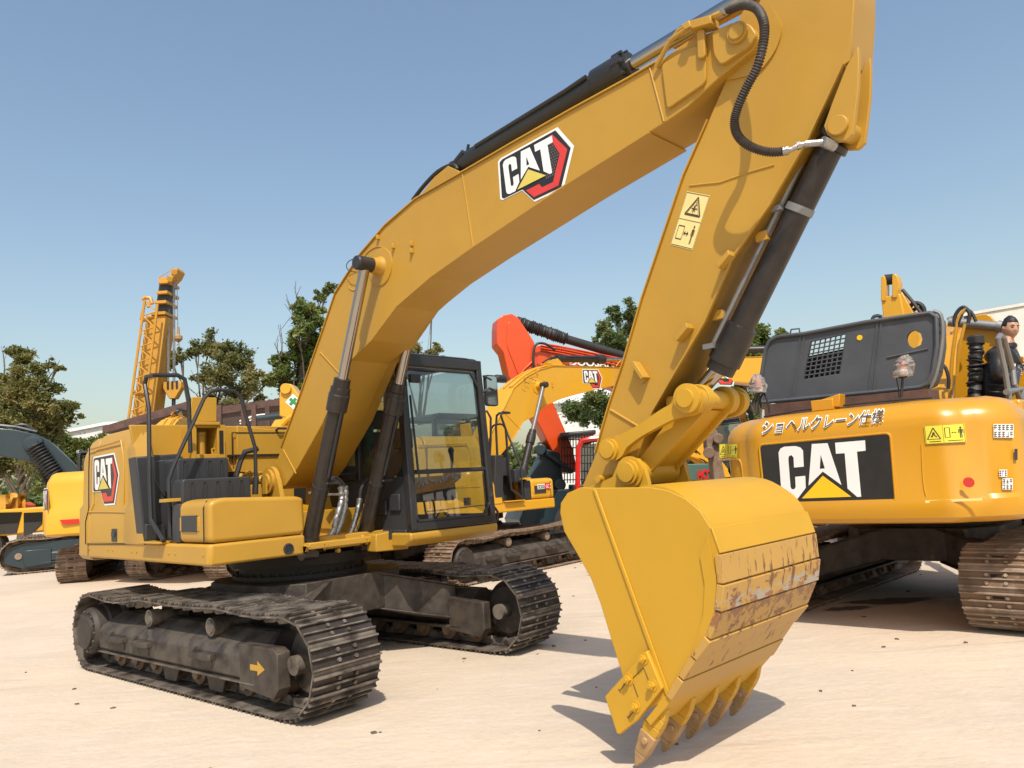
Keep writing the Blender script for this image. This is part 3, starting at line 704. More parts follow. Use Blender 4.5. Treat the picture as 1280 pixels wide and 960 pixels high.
# bucket cylinder along the stick's back
by = SC
b0, b1 = UF.Y(1050, 158, by), UF.Y(905, 453, by); d = (b1-b0).normalized(); L_ = (b1-b0).length
m = MB(); m.cyl(b0+d*.10, b1, .074, n=28); m.lathe(b1-d*.24, d, [(0, .074), (.008, .092), (.10, .094), (.20, .096), (.24, .096), (.245, .085), (.30, .083), (.305, .05)], 28)
m.cyl(b0+Vector((0, -.09, 0)), b0+Vector((0, .04, 0)), .075, n=24)
m.lathe(b0+d*.08, d, [(0, .06), (.02, .095), (.05, .095), (.055, .07)], 28)
u = d.cross(Vector((0, 1, 0))); 
bc = m.build('bucket_cylinder', 'cylinder_wrap', main)
m = MB(); off = Vector((0, -.06, 0))-u*.08
m.tube([b0+d*.16+off, b0+d*.8+off, b1-d*.05+off], .016, 8)
for t in (.33, .93):
    q = b0+d*L_*t; m.lathe(q-d*.02, d, [(0, .075), (.0, .081), (.04, .081), (.04, .075)], 28); m.box(q.x-.13, q.x-.06, by-.10, by-.03, q.z-.0, q.z+.03)
m.build('clamp_band', 'grey_metal', bc)
re_ = UF.Y(868, 497, by)
m = MB(); m.cyl(b1, re_, .046, n=24); m.build('piston_rod', 'chrome', bc)
m = MB(); m.cyl(re_+Vector((0, -.075, 0)), re_+Vector((0, .075, 0)), .085, n=28); m.build('rod_eye', 'cylinder_wrap', bc, bevel=.006)

# bucket linkage
LY = -.31
def bar_profile(p, q, rp, rq, waist=None):
    p, q = Vector(p), Vector(q); d = (q-p).normalized(); a = math.degrees(math.atan2(d.y, d.x))
    return arc(q.x, q.y, rq, a-90, a+90, 12)+arc(p.x, p.y, rp, a+90, a+270, 12)
lk0 = UF.Y(861, 498, LY); lk1 = UF.Y(762, 562, LY)
prof = UF.xz([(845, 484), (862, 483), (878, 488), (880, 502), (874, 514), (862, 520), (850, 521), (835, 527), (800, 546), (782, 560), (778, 570), (768, 577), (757, 576), (751, 566), (752, 556), (760, 549), (772, 545), (800, 530), (825, 512), (842, 503), (843, 493)], LY)
prof = round_poly(prof, .05, 3)
for yy, o_s in ((LY, -1), (.17, 1)):
    m = MB(); m.pxz(prof, yy, yy+.05)
    side = yy if o_s < 0 else yy+.05
    m.lathe((lk0.x, side, lk0.z), (0, o_s, 0), [(0, .085), (.03, .085), (.035, .055), (.05, .052)], 28)
    m.lathe((lk1.x, side, lk1.z), (0, o_s, 0), [(0, .07), (.02, .07), (.021, .055), (.035, .052), (.036, .015)], 28)
    m.build('side_link', 'bucket_paint', main, bevel=.005)
m = MB(); m.cyl((lk0.x, LY, lk0.z), (lk0.x, .2, lk0.z), .055, n=20); m.cyl((lk1.x, LY, lk1.z), (lk1.x, .2, lk1.z), .05, n=20)
m.build('link_pin', 'bucket_paint', main)
EN, EF = -.28, .16                        # bucket ear planes
pin = UF.Y(787, 590, EN-.03)
pl0 = Vector((lk0.x, lk0.z)); pl1 = Vector((pin.x, pin.z))
pd = (pl1-pl0).normalized(); pn = Vector((-pd.y, pd.x))
m = MB()
for yy in (-.20, .07):
    m.pxz([tuple(pl0+pn*.08-pd*.03), tuple(pl0-pn*.08-pd*.03), tuple(pl1-pn*.055), tuple(pl1+pn*.055)], yy, yy+.03)
m.pxz([tuple(pl0+pn*.04+pd*.05), tuple(pl0+pn*.01+pd*.05), tuple(pl1-pn*.0), tuple(pl1+pn*.03)], -.18, .08)
m.cyl((pl0.x, -.23, pl0.y), (pl0.x, -.16, pl0.y), .085, n=26); m.cyl((pl0.x, .06, pl0.y), (pl0.x, .13, pl0.y), .085, n=26)
m.cyl((pl1.x, EN+.03, pl1.y), (pl1.x, EF-.03, pl1.y), .078, n=28)
m.build('power_link', 'bucket_paint', main, bevel=.004)

# bucket
BN, BF = -.60, .53
bz = lambda z: (680+z[0]/2.4, 560+z[1]/2.4)
side = [bz(q) for q in [(150, 120), (110, 118), (70, 135), (50, 165), (48, 195), (60, 250), (95, 310), (140, 390), (170, 470), (200, 570), (228, 660), (240, 700), (300, 790), (380, 752), (415, 692), (455, 626), (497, 560), (526, 495), (531, 430), (528, 350), (518, 290), (500, 240), (468, 188), (425, 152), (375, 128), (320, 118)]]
SD = UF.xz(side, BN)
m = MB(); m.pxz(SD, BN, BN+.028); m.pxz(SD, BF-.028, BF)
# straight seam bar down the side plate, weld edge
sb = [UF.Y(742, 611, BN), UF.Y(746, 612, BN), UF.Y(838, 866, BN), UF.Y(834, 870, BN)]
m.prism([tuple(q) for q in sb], (0, -.012, 0))
bucket = m.build('bucket', 'bucket_paint', main, bevel=.004, label='curved digging bucket with scraped, rusty wear strips')
# raised side segment near the wrapper
m = MB(); seg = UF.xz([(886, 671), (889, 690), (896, 720), (897, 760), (885, 795), (850, 850), (842, 868), (872, 800), (880, 770), (882, 730), (876, 695)], BN)
m.pxz(seg, BN-.010, BN+.002); m.build('side_wear_plate', 'bucket_paint', bucket, bevel=.003)
wr = [(795, 610), (812, 606), (836, 611), (857, 623), (875, 638), (888, 660), (899, 692), (903, 730), (900, 764), (887, 798), (869, 822), (853, 848), (838, 873), (812, 905)]
W_ = [Vector(p) for p in UF.xz(wr, BN)]
m = MB()
def strip(m, a, b, t0, t1, y0, y1):
    dd = (b-a).normalized(); n_ = Vector((dd.y, -dd.x))*-1
    n_ = Vector((-dd.y, dd.x))
    m.prism([(a.x+n_.x*t0, y0, a.y+n_.y*t0), (b.x+n_.x*t0, y0, b.y+n_.y*t0), (b.x+n_.x*t1, y0, b.y+n_.y*t1), (a.x+n_.x*t1, y0, a.y+n_.y*t1)], (0, y1-y0, 0))
# smooth rounded upper shell
up_ = spline([W_[i] for i in range(0, 7)], 5)
rows = [[(p.x, BN+.002, p.y), (p.x, BF-.002, p.y)] for p in up_]
inn = []
for i, p in enumerate(up_):
    a = up_[max(0, i-1)]; b = up_[min(len(up_)-1, i+1)]; dd = (b-a).normalized(); n_ = Vector((dd.y, -dd.x)); inn.append(p+n_*.025)
ring = [(p.x, BN+.003, p.y) for p in up_]+[(p.x, BN+.003, p.y) for p in inn[::-1]]
m.prism(ring, (0, BF-BN-.006, 0)); m.build('shell', 'bucket_paint', bucket)
m = MB()
for i in range(6, 12):
    a, b = W_[i], W_[i+1]; dd = (b-a).normalized(); jit = [0, .006, .0, .008, .002, .006][i-6]
    dn = Vector((dd.y, -dd.x))*-1
    outw = Vector((-dd.y, dd.x)); 
    strip(m, a+dd*.005, b-dd*.004, -.022, .012+jit, BN-.012-jit, BF+.010+jit)
    strip(m, a, b, -.028, -.004, BN+.001, BF-.001)
wrap = m.build('wear_strip', 'worn_paint', bucket, bevel=.003)
m = MB(); strip(m, W_[12], W_[13]+Vector((0, 0)), -.03, .012, BN-.005, BF+.005); strip(m, W_[5], W_[6], .0, .012, BN-.004, BF+.004)
m.build('cutting_lip', 'bucket_paint', bucket, bevel=.004)
# ears
er = UF.xz([(760, 622), (768, 605), (772, 588), (776, 577), (786, 572), (798, 573), (806, 582), (811, 598), (816, 618)], EN)
er2 = UF.xz([(716, 640), (722, 612), (745, 606), (768, 596), (776, 577), (786, 572), (798, 573), (806, 582), (811, 598), (816, 622), (790, 640)], EN)
m = MB(); m.pxz(er2, EN-.02, EN+.015); m.pxz(er2, EF-.015, EF+.02)
m.lathe((pin.x, EN-.02, pin.z), (0, -1, 0), [(0, .095), (.015, .095), (.016, .075), (.04, .075), (.041, .06), (.055, .058), (.056, .02)], 32)
m.lathe((pin.x, EF+.02, pin.z), (0, 1, 0), [(0, .09), (.03, .09), (.031, .06), (.05, .058)], 32)
q = UF.Y(753, 598, EN); m.cyl((q.x, EN-.05, q.z), (q.x, EF, q.z), .022, n=16)
m.build('ear', 'bucket_paint', bucket, bevel=.005)
# side cutters with bolts
cz = lambda z: (680+z[0]/4, 780+z[1]/4)
cut = [cz(q) for q in [(305, 360), (395, 262), (515, 132), (592, 322), (470, 480), (382, 552), (366, 548)]]
CU = UF.xz(cut, BN-.03)
m = MB(); m.pxz(CU, BN-.035, BN-.001); m.pxz([(p[0], p[1]) for p in CU], BF+.001, BF+.035)
sc_ = m.build('side_cutter', 'bucket_paint', bucket, bevel=.006)
for q in ((498, 172), (422, 275), (542, 305), (457, 413)):
    P = UF.Y(*cz(q), BN-.036); m = MB(); m.cyl((P.x, BN-.034, P.z), (P.x, BN-.040, P.z), .032, n=18); m.cyl((P.x, BN-.040, P.z), (P.x, BN-.062, P.z), .022, n=6); m.cyl((P.x, BN-.060, P.z), (P.x, BN-.072, P.z), .012, n=10); m.build('bolt', 'bucket_paint', sc_)
    m = MB()
m.tube([UF.Y(*cz(q), BN-.036) for q in ((440, 275), (498, 218), (525, 288))], .0025, 5); m.tube([UF.Y(*cz(q), BN-.036) for q in ((446, 300), (470, 365))], .0025, 5)
for a, b in (((378, 335), (405, 300)), ((372, 325), (384, 342)), ((420, 470), (446, 440)), ((416, 460), (424, 472))): m.tube([UF.Y(*cz(a), BN-.036), UF.Y(*cz(b), BN-.036)], .0025, 5)
m.build('scribe_line', 'label_ink', sc_)
# teeth
def hull8(m, A, B):
    va = [m.bm.verts.new(p) for p in A]; vb = [m.bm.verts.new(p) for p in B]; m._f(va); m._f(vb[::-1])
    for i in range(len(A)): m._f([va[i], vb[i], vb[(i+1) % len(A)], va[(i+1) % len(A)]])
lipA, lipB = W_[12], W_[13]; ld = (lipB-lipA).normalized(); ln = Vector((-ld.y, ld.x))
tip = UF.Y(795, 957, BN+.03); tipv = Vector((tip.x, max(tip.z, .012)))
base = lipB-ld*.02
td = (tipv-base).normalized(); tn = Vector((-td.y, td.x)); TL = (tipv-base).length
for k in range(5):
    y = BN+.045+(BF-BN-.09)*k/4
    m = MB()
    def sec(c, h, wd, n_): return [(c.x+n_.x*h, y-wd, c.y+n_.y*h), (c.x+n_.x*h, y+wd, c.y+n_.y*h), (c.x-n_.x*h, y+wd, c.y-n_.y*h), (c.x-n_.x*h, y-wd, c.y-n_.y*h)]
    LL = (lipB-lipA).length; s0 = LL*.42; s1 = LL*.72
    hull8(m, sec(lipA+ld*s0+ln*.012, .006, .020, ln), sec(lipA+ld*s1+ln*.022, .026, .026, ln))
    hull8(m, sec(lipA+ld*s1+ln*.022, .026, .026, ln), sec(base+td*.03, .054, .030, tn))
    hull8(m, sec(base+td*.03, .054, .030, tn), sec(base+td*.10, .044, .027, tn))
    ad = m.build('tooth_adapter', 'bucket_paint', bucket, bevel=.005)
    m = MB(); hull8(m, sec(base+td*.085, .052, .033, tn), sec(base+td*(.12+.10), .038, .029, tn)); hull8(m, sec(base+td*.22, .038, .029, tn), sec(tipv+td*.0, .009, .023, tn))
    m.cyl((base.x+td.x*.13, y-.045, base.y+td.y*.13), (base.x+td.x*.13, y+.045, base.y+td.y*.13), .020, n=14)
    m.build('tooth', 'tooth_metal', ad, bevel=.006)

# lift cylinders either side of the boom
c_b = Vector((.86, 0, 1.10))
for yy in (-.42, .22):
    p0 = Vector((c_b.x, yy, c_b.z)); p1 = Vector((cyt.x, yy, cyt.z)); d = (p1-p0).normalized()
    if yy > 0: p0.x -= .06; p1.x -= .02; d = (p1-p0).normalized()
    L_ = (p1-p0).length; bl = 1.55
    m = MB(); m.cyl(p0, p0+d*bl, .074, n=28); m.lathe(p0+d*(bl-.22), d, [(0, .074), (.01, .092), (.16, .094), (.17, .088), (.22, .088), (.225, .075), (.30, .073), (.305, .05)], 28)
    m.cyl(p0+Vector((0, -.07, 0)), p0+Vector((0, .07, 0)), .08, n=24)
    lc = m.build('lift_cylinder', 'cylinder_wrap', main)
    m = MB(); m.cyl(p0+d*bl, p1, .045, n=24); m.build('piston_rod', 'chrome', lc)
    s = -1 if yy < 0 else 1
    m = MB(); m.lathe(p1+Vector((0, s*.10, 0)), (0, -s, 0), [(0, .055), (.015, .062), (.16, .062), (.165, .055)], 26); m.build('rod_eye', 'black_paint', lc, bevel=.005)
    m = MB()
    for t in (.12, .62): m.lathe(p0+d*t, d, [(0, .076), (0, .08), (.02, .08), (.02, .076)], 26)
    m.tube([p0+d*.62+Vector((.0, -.07, .02)), p0+d*.62+Vector((.10, .02, .03)), p0+d*.62+Vector((.10, .12, .03))], .012, 8)
    u = d.cross(Vector((0, 1, 0)))
    m.tube([p0+d*.75+u*-.085, p0+d*(bl-.2)+u*-.085], .014, 8)
    m.build('clamp_band', 'black_paint', lc)
# ------------------------------------------------------------------ house of the big excavator
def fpoly(pts, x, t=.02, mb=None, rnd=0):
    """front-facing plate traced at plane x, extruded backwards"""
    P = UF.yz(pts, x)
    if rnd: P = round_poly(P, rnd)
    mb = mb or MB(); mb.pyz(P, x-t, x); return mb
house = MB()
zb = 1.07; zt = 2.41
# turntable deck
house.box(-2.3, .93, -1.30, 1.30, 1.10, 1.22)
house.box(.9, 1.02, -.50, .52, 1.12, 1.18)
deck = house.build('deck', 'yellow_paint', main, bevel=.01)
# counterweight: rounded plan lofted through rings
def plan(xf, rc, half, back, n=10):
    P = [(xf, half)]
    P += [(x, y) for x, y in arc(-back+rc*1.0, half-rc, rc, 90, 150, n)]
    P2 = []
    for i in range(13):
        y = (half-rc*.45)*(1-2*i/12); P2.append((-back-.0-.10*(1-(y/half)**2), y))
    Q = [p for p in P if p[0] > -back-.02]
    return Q+P2+[(x, -y) for x, y in Q[::-1]]
def loft(m, plan_, rings, cx, hy):
    prev = None; allr = []
    for z, ins in rings:
        R = []
        for x, y in plan_:
            f = 1-ins/hy; R.append(m.bm.verts.new((x+(ins if x < cx else 0)*min(1, (cx-x)/.5), y*f, z)))
        allr.append(R)
    for a, b in zip(allr[:-1], allr[1:]):
        for i in range(len(a)-1): m._f([a[i], a[i+1], b[i+1], b[i]])
        m._f([a[-1], a[0], b[0], b[-1]])
    m._f(allr[0][::-1]); m._f(allr[-1])
PL = plan(-2.02, .35, 1.385, 2.66)
m = MB(); loft(m, PL, [(1.045, .07), (1.06, .03), (1.10, .0), (1.60, .0), (1.66, .03), (2.12, .035), (2.20, .05), (2.34, .11), (2.38, .16), (2.395, .24)], -2.1, 1.385)
cw = m.build('counterweight', 'yellow_paint', main, bevel=.012)
# right-hand service door (profile in y-z, from x=-2.0 to x=-0.45/-0.86), flaring front edge
m = MB()
dp = [(-1.385, 1.235), (-1.385, 1.55), (-1.345, 1.63), (-1.35, 2.17), (-1.335, 2.22), (-1.255, 2.385), (-1.20, 2.412), (-1.20, 1.235)]
def door_sec(x, fl=0): return [(x, y-fl if y < -1.3 else y, z) for y, z in dp]
fx = UF.Y(181, 679, -1.385).x
secs = [[(-1.99, y, z) for y, z in dp], [(-1.0, y, z) for y, z in dp], [(-.92, y+.0, z) for y, z in dp]]
last = [(fx if z < 1.3 else fx-.05 if z < 1.6 else fx-.22 if z < 1.7 else -.72 if z < 2.18 else -.82, y-.012 if y < -1.3 else y, z) for y, z in dp]
secs.append([(-.90, y-.012 if y < -1.3 else y, z) for y, z in dp]); secs.append(last)
vs = [[m.bm.verts.new(p) for p in sct] for sct in secs]
for a, b in zip(vs[:-1], vs[1:]):
    for i in range(len(a)): m._f([a[i], a[(i+1) % len(a)], b[(i+1) % len(a)], b[i]])
m._f(vs[0][::-1]); m._f(vs[-1])
door = m.build('service_door', 'yellow_paint', main, bevel=.01)
P = [UF.Y(*q, -1.349) for q in ((114, 632), (111, 575), (128, 572), (128, 632))]
# badge on the door: lower left, lower right, upper left of the lettering block
a0 = UF.Y(117.5, 613.5, -1.349); ax = UF.Y(147, 611.5, -1.349); au = UF.Y(115, 575, -1.349)
az = .0
hex_logo(door, plane_map((a0.x, -1.349, a0.z), (ax.x, -1.349, a0.z), (a0.x, -1.349, au.z), (0, -1, 0)))
m = MB(); q0, q1 = UF.Y(140, 661, -1.385), UF.Y(146.5, 677, -1.385); m.box(q0.x, q1.x, -1.392, -1.37, q1.z, q0.z); m.box(q0.x+.03, q1.x-.03, -1.405, -1.39, q1.z+.05, q0.z-.03)
m.build('door_latch', 'black_plastic', door, bevel=.004)
m = MB(); m.tube([UF.Y(*q, -1.388) for q in ((112, 560), (111, 590), (111, 636), (107, 652), (107, 680))], .006, 6)
m.tube([UF.Y(*q, -1.388) for q in ((109, 680), (140, 680), (181, 680))], .006, 6); m.build('panel_gap', 'dark_gap', door)
m = MB(); m.tube([UF.Y(*q, -1.352) for q in ((111, 562), (122, 559), (146, 552), (151, 550))], .012, 8, smooth=3)
m.tube([UF.Y(*q, -1.352) for q in ((151, 550), (154, 570), (155, 600), (154, 640))], .008, 8, smooth=3); m.tube([UF.Y(*q, -1.386) for q in ((110, 640), (140, 640), (167, 641))], .007, 8)
m.build('pressed_crease', 'yellow_paint', door)
# lower skirt: right side run and front run
sk_t = UF.Y(262, 679, -1.385).z
m = MB()
yi = UF.X(382, 692, .963).y
ring = [(-2.1, -1.385), (.93, -1.385), (.965, -1.36), (.965, yi), (.85, yi), (.85, -1.25), (-2.1, -1.25)]
m.pxy(ring, zb+.01, 1.255)
skirt = m.build('side_skirt', 'yellow_paint', main, bevel=.022, seg=3)
m = MB(); P = UF.X(360.5, 686, .966); m.lathe((.964, P.y, P.z), (1, 0, 0), [(0, .048), (.012, .048), (.014, .036), (.006, .034), (.005, .001)], 24)
for k in (-.012, .012): m.box(.966, .974, P.y+k-.003, P.y+k+.003, P.z-.034, P.z+.034); m.box(.966, .974, P.y-.034, P.y+.034, P.z+k-.003, P.z+k+.003)
m.build('work_lamp', 'black_plastic', skirt)
m = MB(); q = [UF.Y(px, 0, -1.386).x for px in (183, 208)]
m.box(UF.Y(180, 685, -1.4).x, UF.Y(205, 680, -1.4).x, -1.45, -1.30, 1.255, 1.272); m.build('step_plate', 'yellow_paint', skirt, bevel=.005)
m = MB()
for px in (112, 135, 141, 165, 171, 211, 219, 254):
    q = UF.Y(px, 690, -1.386); m.cyl((q.x, -1.384, 1.17), (q.x, -1.392, 1.17), .010, n=8)
m.build('screw', 'yellow_paint', skirt)
# tool box, rounded
tzt = UF.X(255, 628, .95).z
tx0 = UF.Y(225.5, 650, -1.36).x
m = MB()
m.pyz(round_poly([(-1.37, 1.262), (-.49, 1.262), (-.50, tzt-.02), (-.56, tzt+.0), (-1.26, tzt+.03), (-1.37, tzt)], .06), tx0, .955)
tb = m.build('tool_box', 'yellow_paint', main, bevel=.035, seg=4)
m = MB(); x1 = tx0+.42
m.box(tx0+.02, tx0+.42, -1.376, -1.36, 1.36, tzt-.12); m.build('recess_panel', 'yellow_paint', tb, bevel=.006)
m = MB(); m.tube([(.86, -1.374, 1.27), (.86, -1.376, tzt-.05), (.85, -1.34, tzt+.012)], .005, 6); m.build('panel_gap', 'dark_gap', tb)
qa, qb = UF.Y(227, 645, -1.377), UF.Y(246, 665, -1.377)
m = MB(); m.box(qa.x, qb.x, -1.381, -1.37, qb.z, qa.z); m.build('grip_tape', 'black_plastic', tb)
m = MB(); m.box(tx0-.17, tx0-.005, -1.365, -1.2, 1.262, tzt+.0); m.build('black_box', 'black_plastic', tb, bevel=.01)
# ribbed black step boxes behind the tool box
def ribbed(x, pts, z0, z1, name, nr, depth):
    y0 = UF.X(*pts[0], x).y; y1 = UF.X(*pts[1], x).y
    m = MB(); m.pyz(round_poly([(y0, z0), (y1, z0), (y1, z1), (y0, z1)], .035), x-depth, x)
    o = m.build(name, 'black_plastic', main, bevel=.012, seg=3)
    m = MB()
    for i in range(nr):
        y = y0+(y1-y0)*(.14+.72*i/(nr-1)); m.tube([(x+.002, y-.018, z0+.03), (x+.004, y-.022, z1-.05), (x+.004, y, z1-.03), (x+.004, y+.012, z1-.05), (x+.002, y+.012, z0+.03)], .006, 6, smooth=3)
    m.build('raised_rib', 'black_plastic', o); return o
r1 = ribbed(.30, ((228, 626), (314, 626)), 1.57, UF.X(228, 599, .30).z, 'step_riser', 5, .30)
r2 = ribbed(-.05, ((222, 598), (286, 598)), 1.70, UF.X(222, 573, -.05).z, 'step_riser', 4, .45)
# black panel wall of the stair recess
m = fpoly([(169, 571), (225, 567), (226, 678), (181, 678)], -.40, .2)
m.pxz([(-.62, 1.26), (tx0-.05, 1.26), (tx0-.1, 1.6), (-.3, 1.9), (-.62, 2.08)], -1.02, -.95)
pw = m.build('stair_panel', 'black_plastic', main, bevel=.015)
m = fpoly([(192, 576), (222, 573), (224, 625), (205, 620), (193, 600)], -.38, .02); m.build('raised_panel', 'black_plastic', pw, bevel=.01)
m = fpoly([(182, 655), (207, 656), (208, 674), (183, 676)], -.37, .03); m.build('foot_rest', 'black_plastic', pw, bevel=.008)
m = MB(); q = UF.X(215, 626, .28); m.box(.12, .27, q.y-.05, q.y+.12, q.z-.01, q.z+.02); m.build('step_tread', 'yellow_paint', main, bevel=.004)
# hood walls facing forward
hx = -.80
m = fpoly([(162, 531), (240, 531), (240, 569), (169, 570)], hx, .04)
m = fpoly([(296, 532), (320, 535), (462, 548), (462, 600), (296, 590)], hx, .05, m)
m.box(-2.15, hx-.03, -1.15, 1.25, 1.9, 2.40)
m.box(-1.2, -.72, -.9, .35, 1.25, 1.75)
m.pyz(UF.yz([(233, 600), (445, 600), (445, 640), (233, 640)], -.95), -1.2, -.95)
hood = m.build('hood', 'yellow_paint', main, bevel=.008)
m = MB(); zl = UF.X(300, 541, hx).z; yl = UF.X(290, 541, hx).y
m.box(hx, hx+.004, yl, 1.1, zl-.006, zl+.006); m.box(hx, hx+.004, yl-.006, yl+.006, zl-.33, zl); m.box(hx-.02, hx+.02, yl-.05, .8, UF.X(310, 568, hx).z-.02, UF.X(310, 568, hx).z)
m.build('panel_gap', 'dark_gap', hood)
q = UF.X(340, 536, hx); m = MB(); m.tube([(hx, q.y-.05+.1, q.z-.02), (hx+.05, q.y+.05, q.z-.0), (hx+.05, q.y+.20, q.z+.0), (hx, q.y+.20, q.z-.03)], .014, 8); m.build('grab_handle', 'black_paint', hood)
# dark engine room gap under the hood front
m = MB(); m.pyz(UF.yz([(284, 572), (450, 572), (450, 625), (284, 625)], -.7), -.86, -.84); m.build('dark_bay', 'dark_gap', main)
m = MB(); rr = random.Random(5)
for i in range(9):
    q = UF.X(298+rr.uniform(0, 36), 594+rr.uniform(-3, 10), -.4); m.cyl(q, q+Vector((rr.uniform(-.1, .1), rr.uniform(.02, .12), rr.uniform(.0, .06))), rr.uniform(.015, .04), n=10)
m.build('valve_block', 'yellow_paint', main, bevel=.003)
m = MB(); m.tube([UF.X(*q, -.25) for q in ((295, 596), (300, 578), (306, 565), (322, 561))], .028, 8); m.tube([UF.X(*q, -.3) for q in ((328, 592), (331, 600), (328, 606), (330, 612))], .010, 6); m.build('hydraulic_hose', 'rubber', main)
# filler compartment with its lid standing open
m = fpoly([(240, 531), (296, 533), (296, 574), (240, 571)], -.55, .02)
m.bm.free(); m = MB(); X0 = -.52
P = lambda x, y: UF.X(x, y, X0)
zb_, zt_ = P(268, 573).z, P(268, 531).z; ya, yb_, yc_, yd = P(240, 550).y, P(246, 550).y, P(272, 550).y, P(282, 550).y
m.box(X0-.3, X0, ya, yb_, zb_, zt_); m.box(X0-.3, X0, yc_, yd, zb_, zt_); m.box(X0-.3, X0, yb_, yc_, zb_, zb_+.045); m.box(X0-.3, X0, yb_, yc_, zt_-.03, zt_)
m.box(X0-.3, X0-.26, yb_, yc_, zb_, zt_); m.box(X0-.28, X0+.02, P(223, 571).y, yd+.02, zb_-.055, zb_)
fb = m.build('filler_box', 'yellow_paint', main, bevel=.005)
m = MB(); q = P(257, 560); m.cyl((X0-.12, q.y, zb_), (X0-.12, q.y, zt_-.09), .045, n=16); m.cyl((X0-.12, q.y, zt_-.10), (X0-.12, q.y, zt_-.07), .055, n=16); m.tube([(X0-.1, q.y+.12, zb_+.03), (X0-.1, q.y+.11, zb_+.10), (X0-.05, q.y+.16, zb_+.12)], .012, 6); m.build('filler_neck', 'yellow_paint', fb)
m = MB(); L0 = [UF.X(*q, X0-.05) for q in ((237, 527), (271, 527), (271, 497), (240, 496))]
m.prism([tuple(q) for q in L0], (-.02, 0, 0)); m.box(X0-.07, X0+.02, ya+.02, yc_+.02, zt_-.005, zt_+.03); m.build('filler_lid', 'yellow_paint', fb, bevel=.006)
m = MB(); m.box(X0+.003, X0+.006, P(274, 550).y, P(279, 550).y, zb_+.05, zt_-.06); m.build('dark_slot', 'dark_gap', fb)
# handrails
m = MB(); m.tube([UF.Y(*q, -1.405) for q in ((205, 676), (189, 650), (187, 600), (186, 510), (181, 480), (183, 471), (192, 469))]+[UF.X(*q, -.15) for q in ((222, 469), (231, 474), (236, 500), (238, 566))], .0, 8, rad=lambda t, i: .021)
m.build('handrail', 'black_paint', main)
m = MB(); m.tube([UF.X(*q, .12) for q in ((213, 672), (211, 600), (216, 585), (255, 498), (262, 490), (272, 487), (293, 489), (301, 496), (306, 515), (319, 560), (320, 612))], .019, 8)
m.tube([UF.X(*q, .12) for q in ((320, 596), (319, 612), (319, 618))], .03, 8)
m.build('handrail', 'black_paint', main)
# boom foot bracket (near the tank)
m = MB(); ft = UF.Y(337, 602, -.33)
m.pxz([(ft.x-.2, 1.2), (ft.x+.35, 1.2), (ft.x+.16, ft.z+.02)]+arc(ft.x, ft.z, .15, 10, 170, 8), YN-.075, YN-.03)
m.pxz([(ft.x-.2, 1.2), (ft.x+.35, 1.2), (ft.x+.16, ft.z+.02)]+arc(ft.x, ft.z, .15, 10, 170, 8), YF+.03, YF+.075)
m.lathe((ft.x, YN-.075, ft.z), (0, -1, 0), [(0, .12), (.03, .12), (.031, .08), (.05, .078), (.051, .03)], 28)
m.cyl((ft.x, YN-.05, ft.z), (ft.x, YF+.05, ft.z), .07)
m.box(ft.x-.02, ft.x+.05, YN-.14, YN-.12, ft.z-.12, ft.z+.02)
m.build('boom_bracket', 'yellow_paint', main, bevel=.006)
# front crossmember with cylinder lugs and small tabs
m = MB()
yA, yB = UF.X(384, 690, .95).y, .40
m.box(.55, .90, yA, yB, 1.10, 1.19); m.box(.50, .62, yA, yB, 1.15, 1.45)
for yy in (-.42-.11, -.42+.075, .22-.11, .22+.075):
    m.pxz([(.62, 1.16), (1.0, 1.16), (1.0, 1.13), (.62, 1.1)], yy, yy+.035); m.pxz([(.68, 1.15), (1.02, 1.15)]+arc(c_b.x, c_b.z, .12, 0, 180, 8), yy, yy+.035)
for k in range(5): m.box(.90, .93, yA+.15+k*.17, yA+.20+k*.17, 1.12, 1.16)
xm = m.build('front_beam', 'yellow_paint', main, bevel=.006)
m = MB(); P = UF.X(423, 688, .93); m.cyl((.90, P.y, P.z), (.94, P.y, P.z), .022, n=6); m.build('bolt', 'yellow_paint', xm)
m = MB(); m.prism([tuple(UF.X(*q, .3)) for q in ((350, 628), (440, 636), (440, 678), (384, 678))], (-.02, 0, 0)); m.build('floor_plate', 'yellow_new', main)
# silver-jacketed hoses at the boom foot
for k, pts in enumerate([[(404, 610), (412, 600), (424, 604), (427, 618), (426, 630), (420, 650), (416, 665), (404, 678)], [(410, 602), (420, 597), (431, 608), (432, 622), (430, 640), (424, 660), (414, 678)], [(462, 598), (452, 610), (449, 630), (444, 650), (436, 670), (420, 680)], [(463, 602), (459, 618), (457, 636), (452, 655), (444, 672), (430, 680)]]):
    Q = spline([UF.X(*q, .80-.04*(k % 2)) for q in pts], 6)
    h0 = len(Q)//3
    m = MB(); m.tube(Q[:h0+1], .017, 8); ho = m.build('hydraulic_hose', 'rubber', main)
    m = MB(); m.tube(Q[h0:], .022, 10, rad=lambda t, i: .028+.004*math.sin(i*2.1)); m.build('foil_sleeve', 'silver', ho)
m = MB(); m.tube([UF.X(*q, .78) for q in ((392, 674), (405, 683), (425, 680), (446, 678))], .022, 8, smooth=3); m.tube([UF.X(*q, .82) for q in ((386, 616), (410, 618), (430, 618))], .012, 8); m.build('hydraulic_hose', 'silver', main)
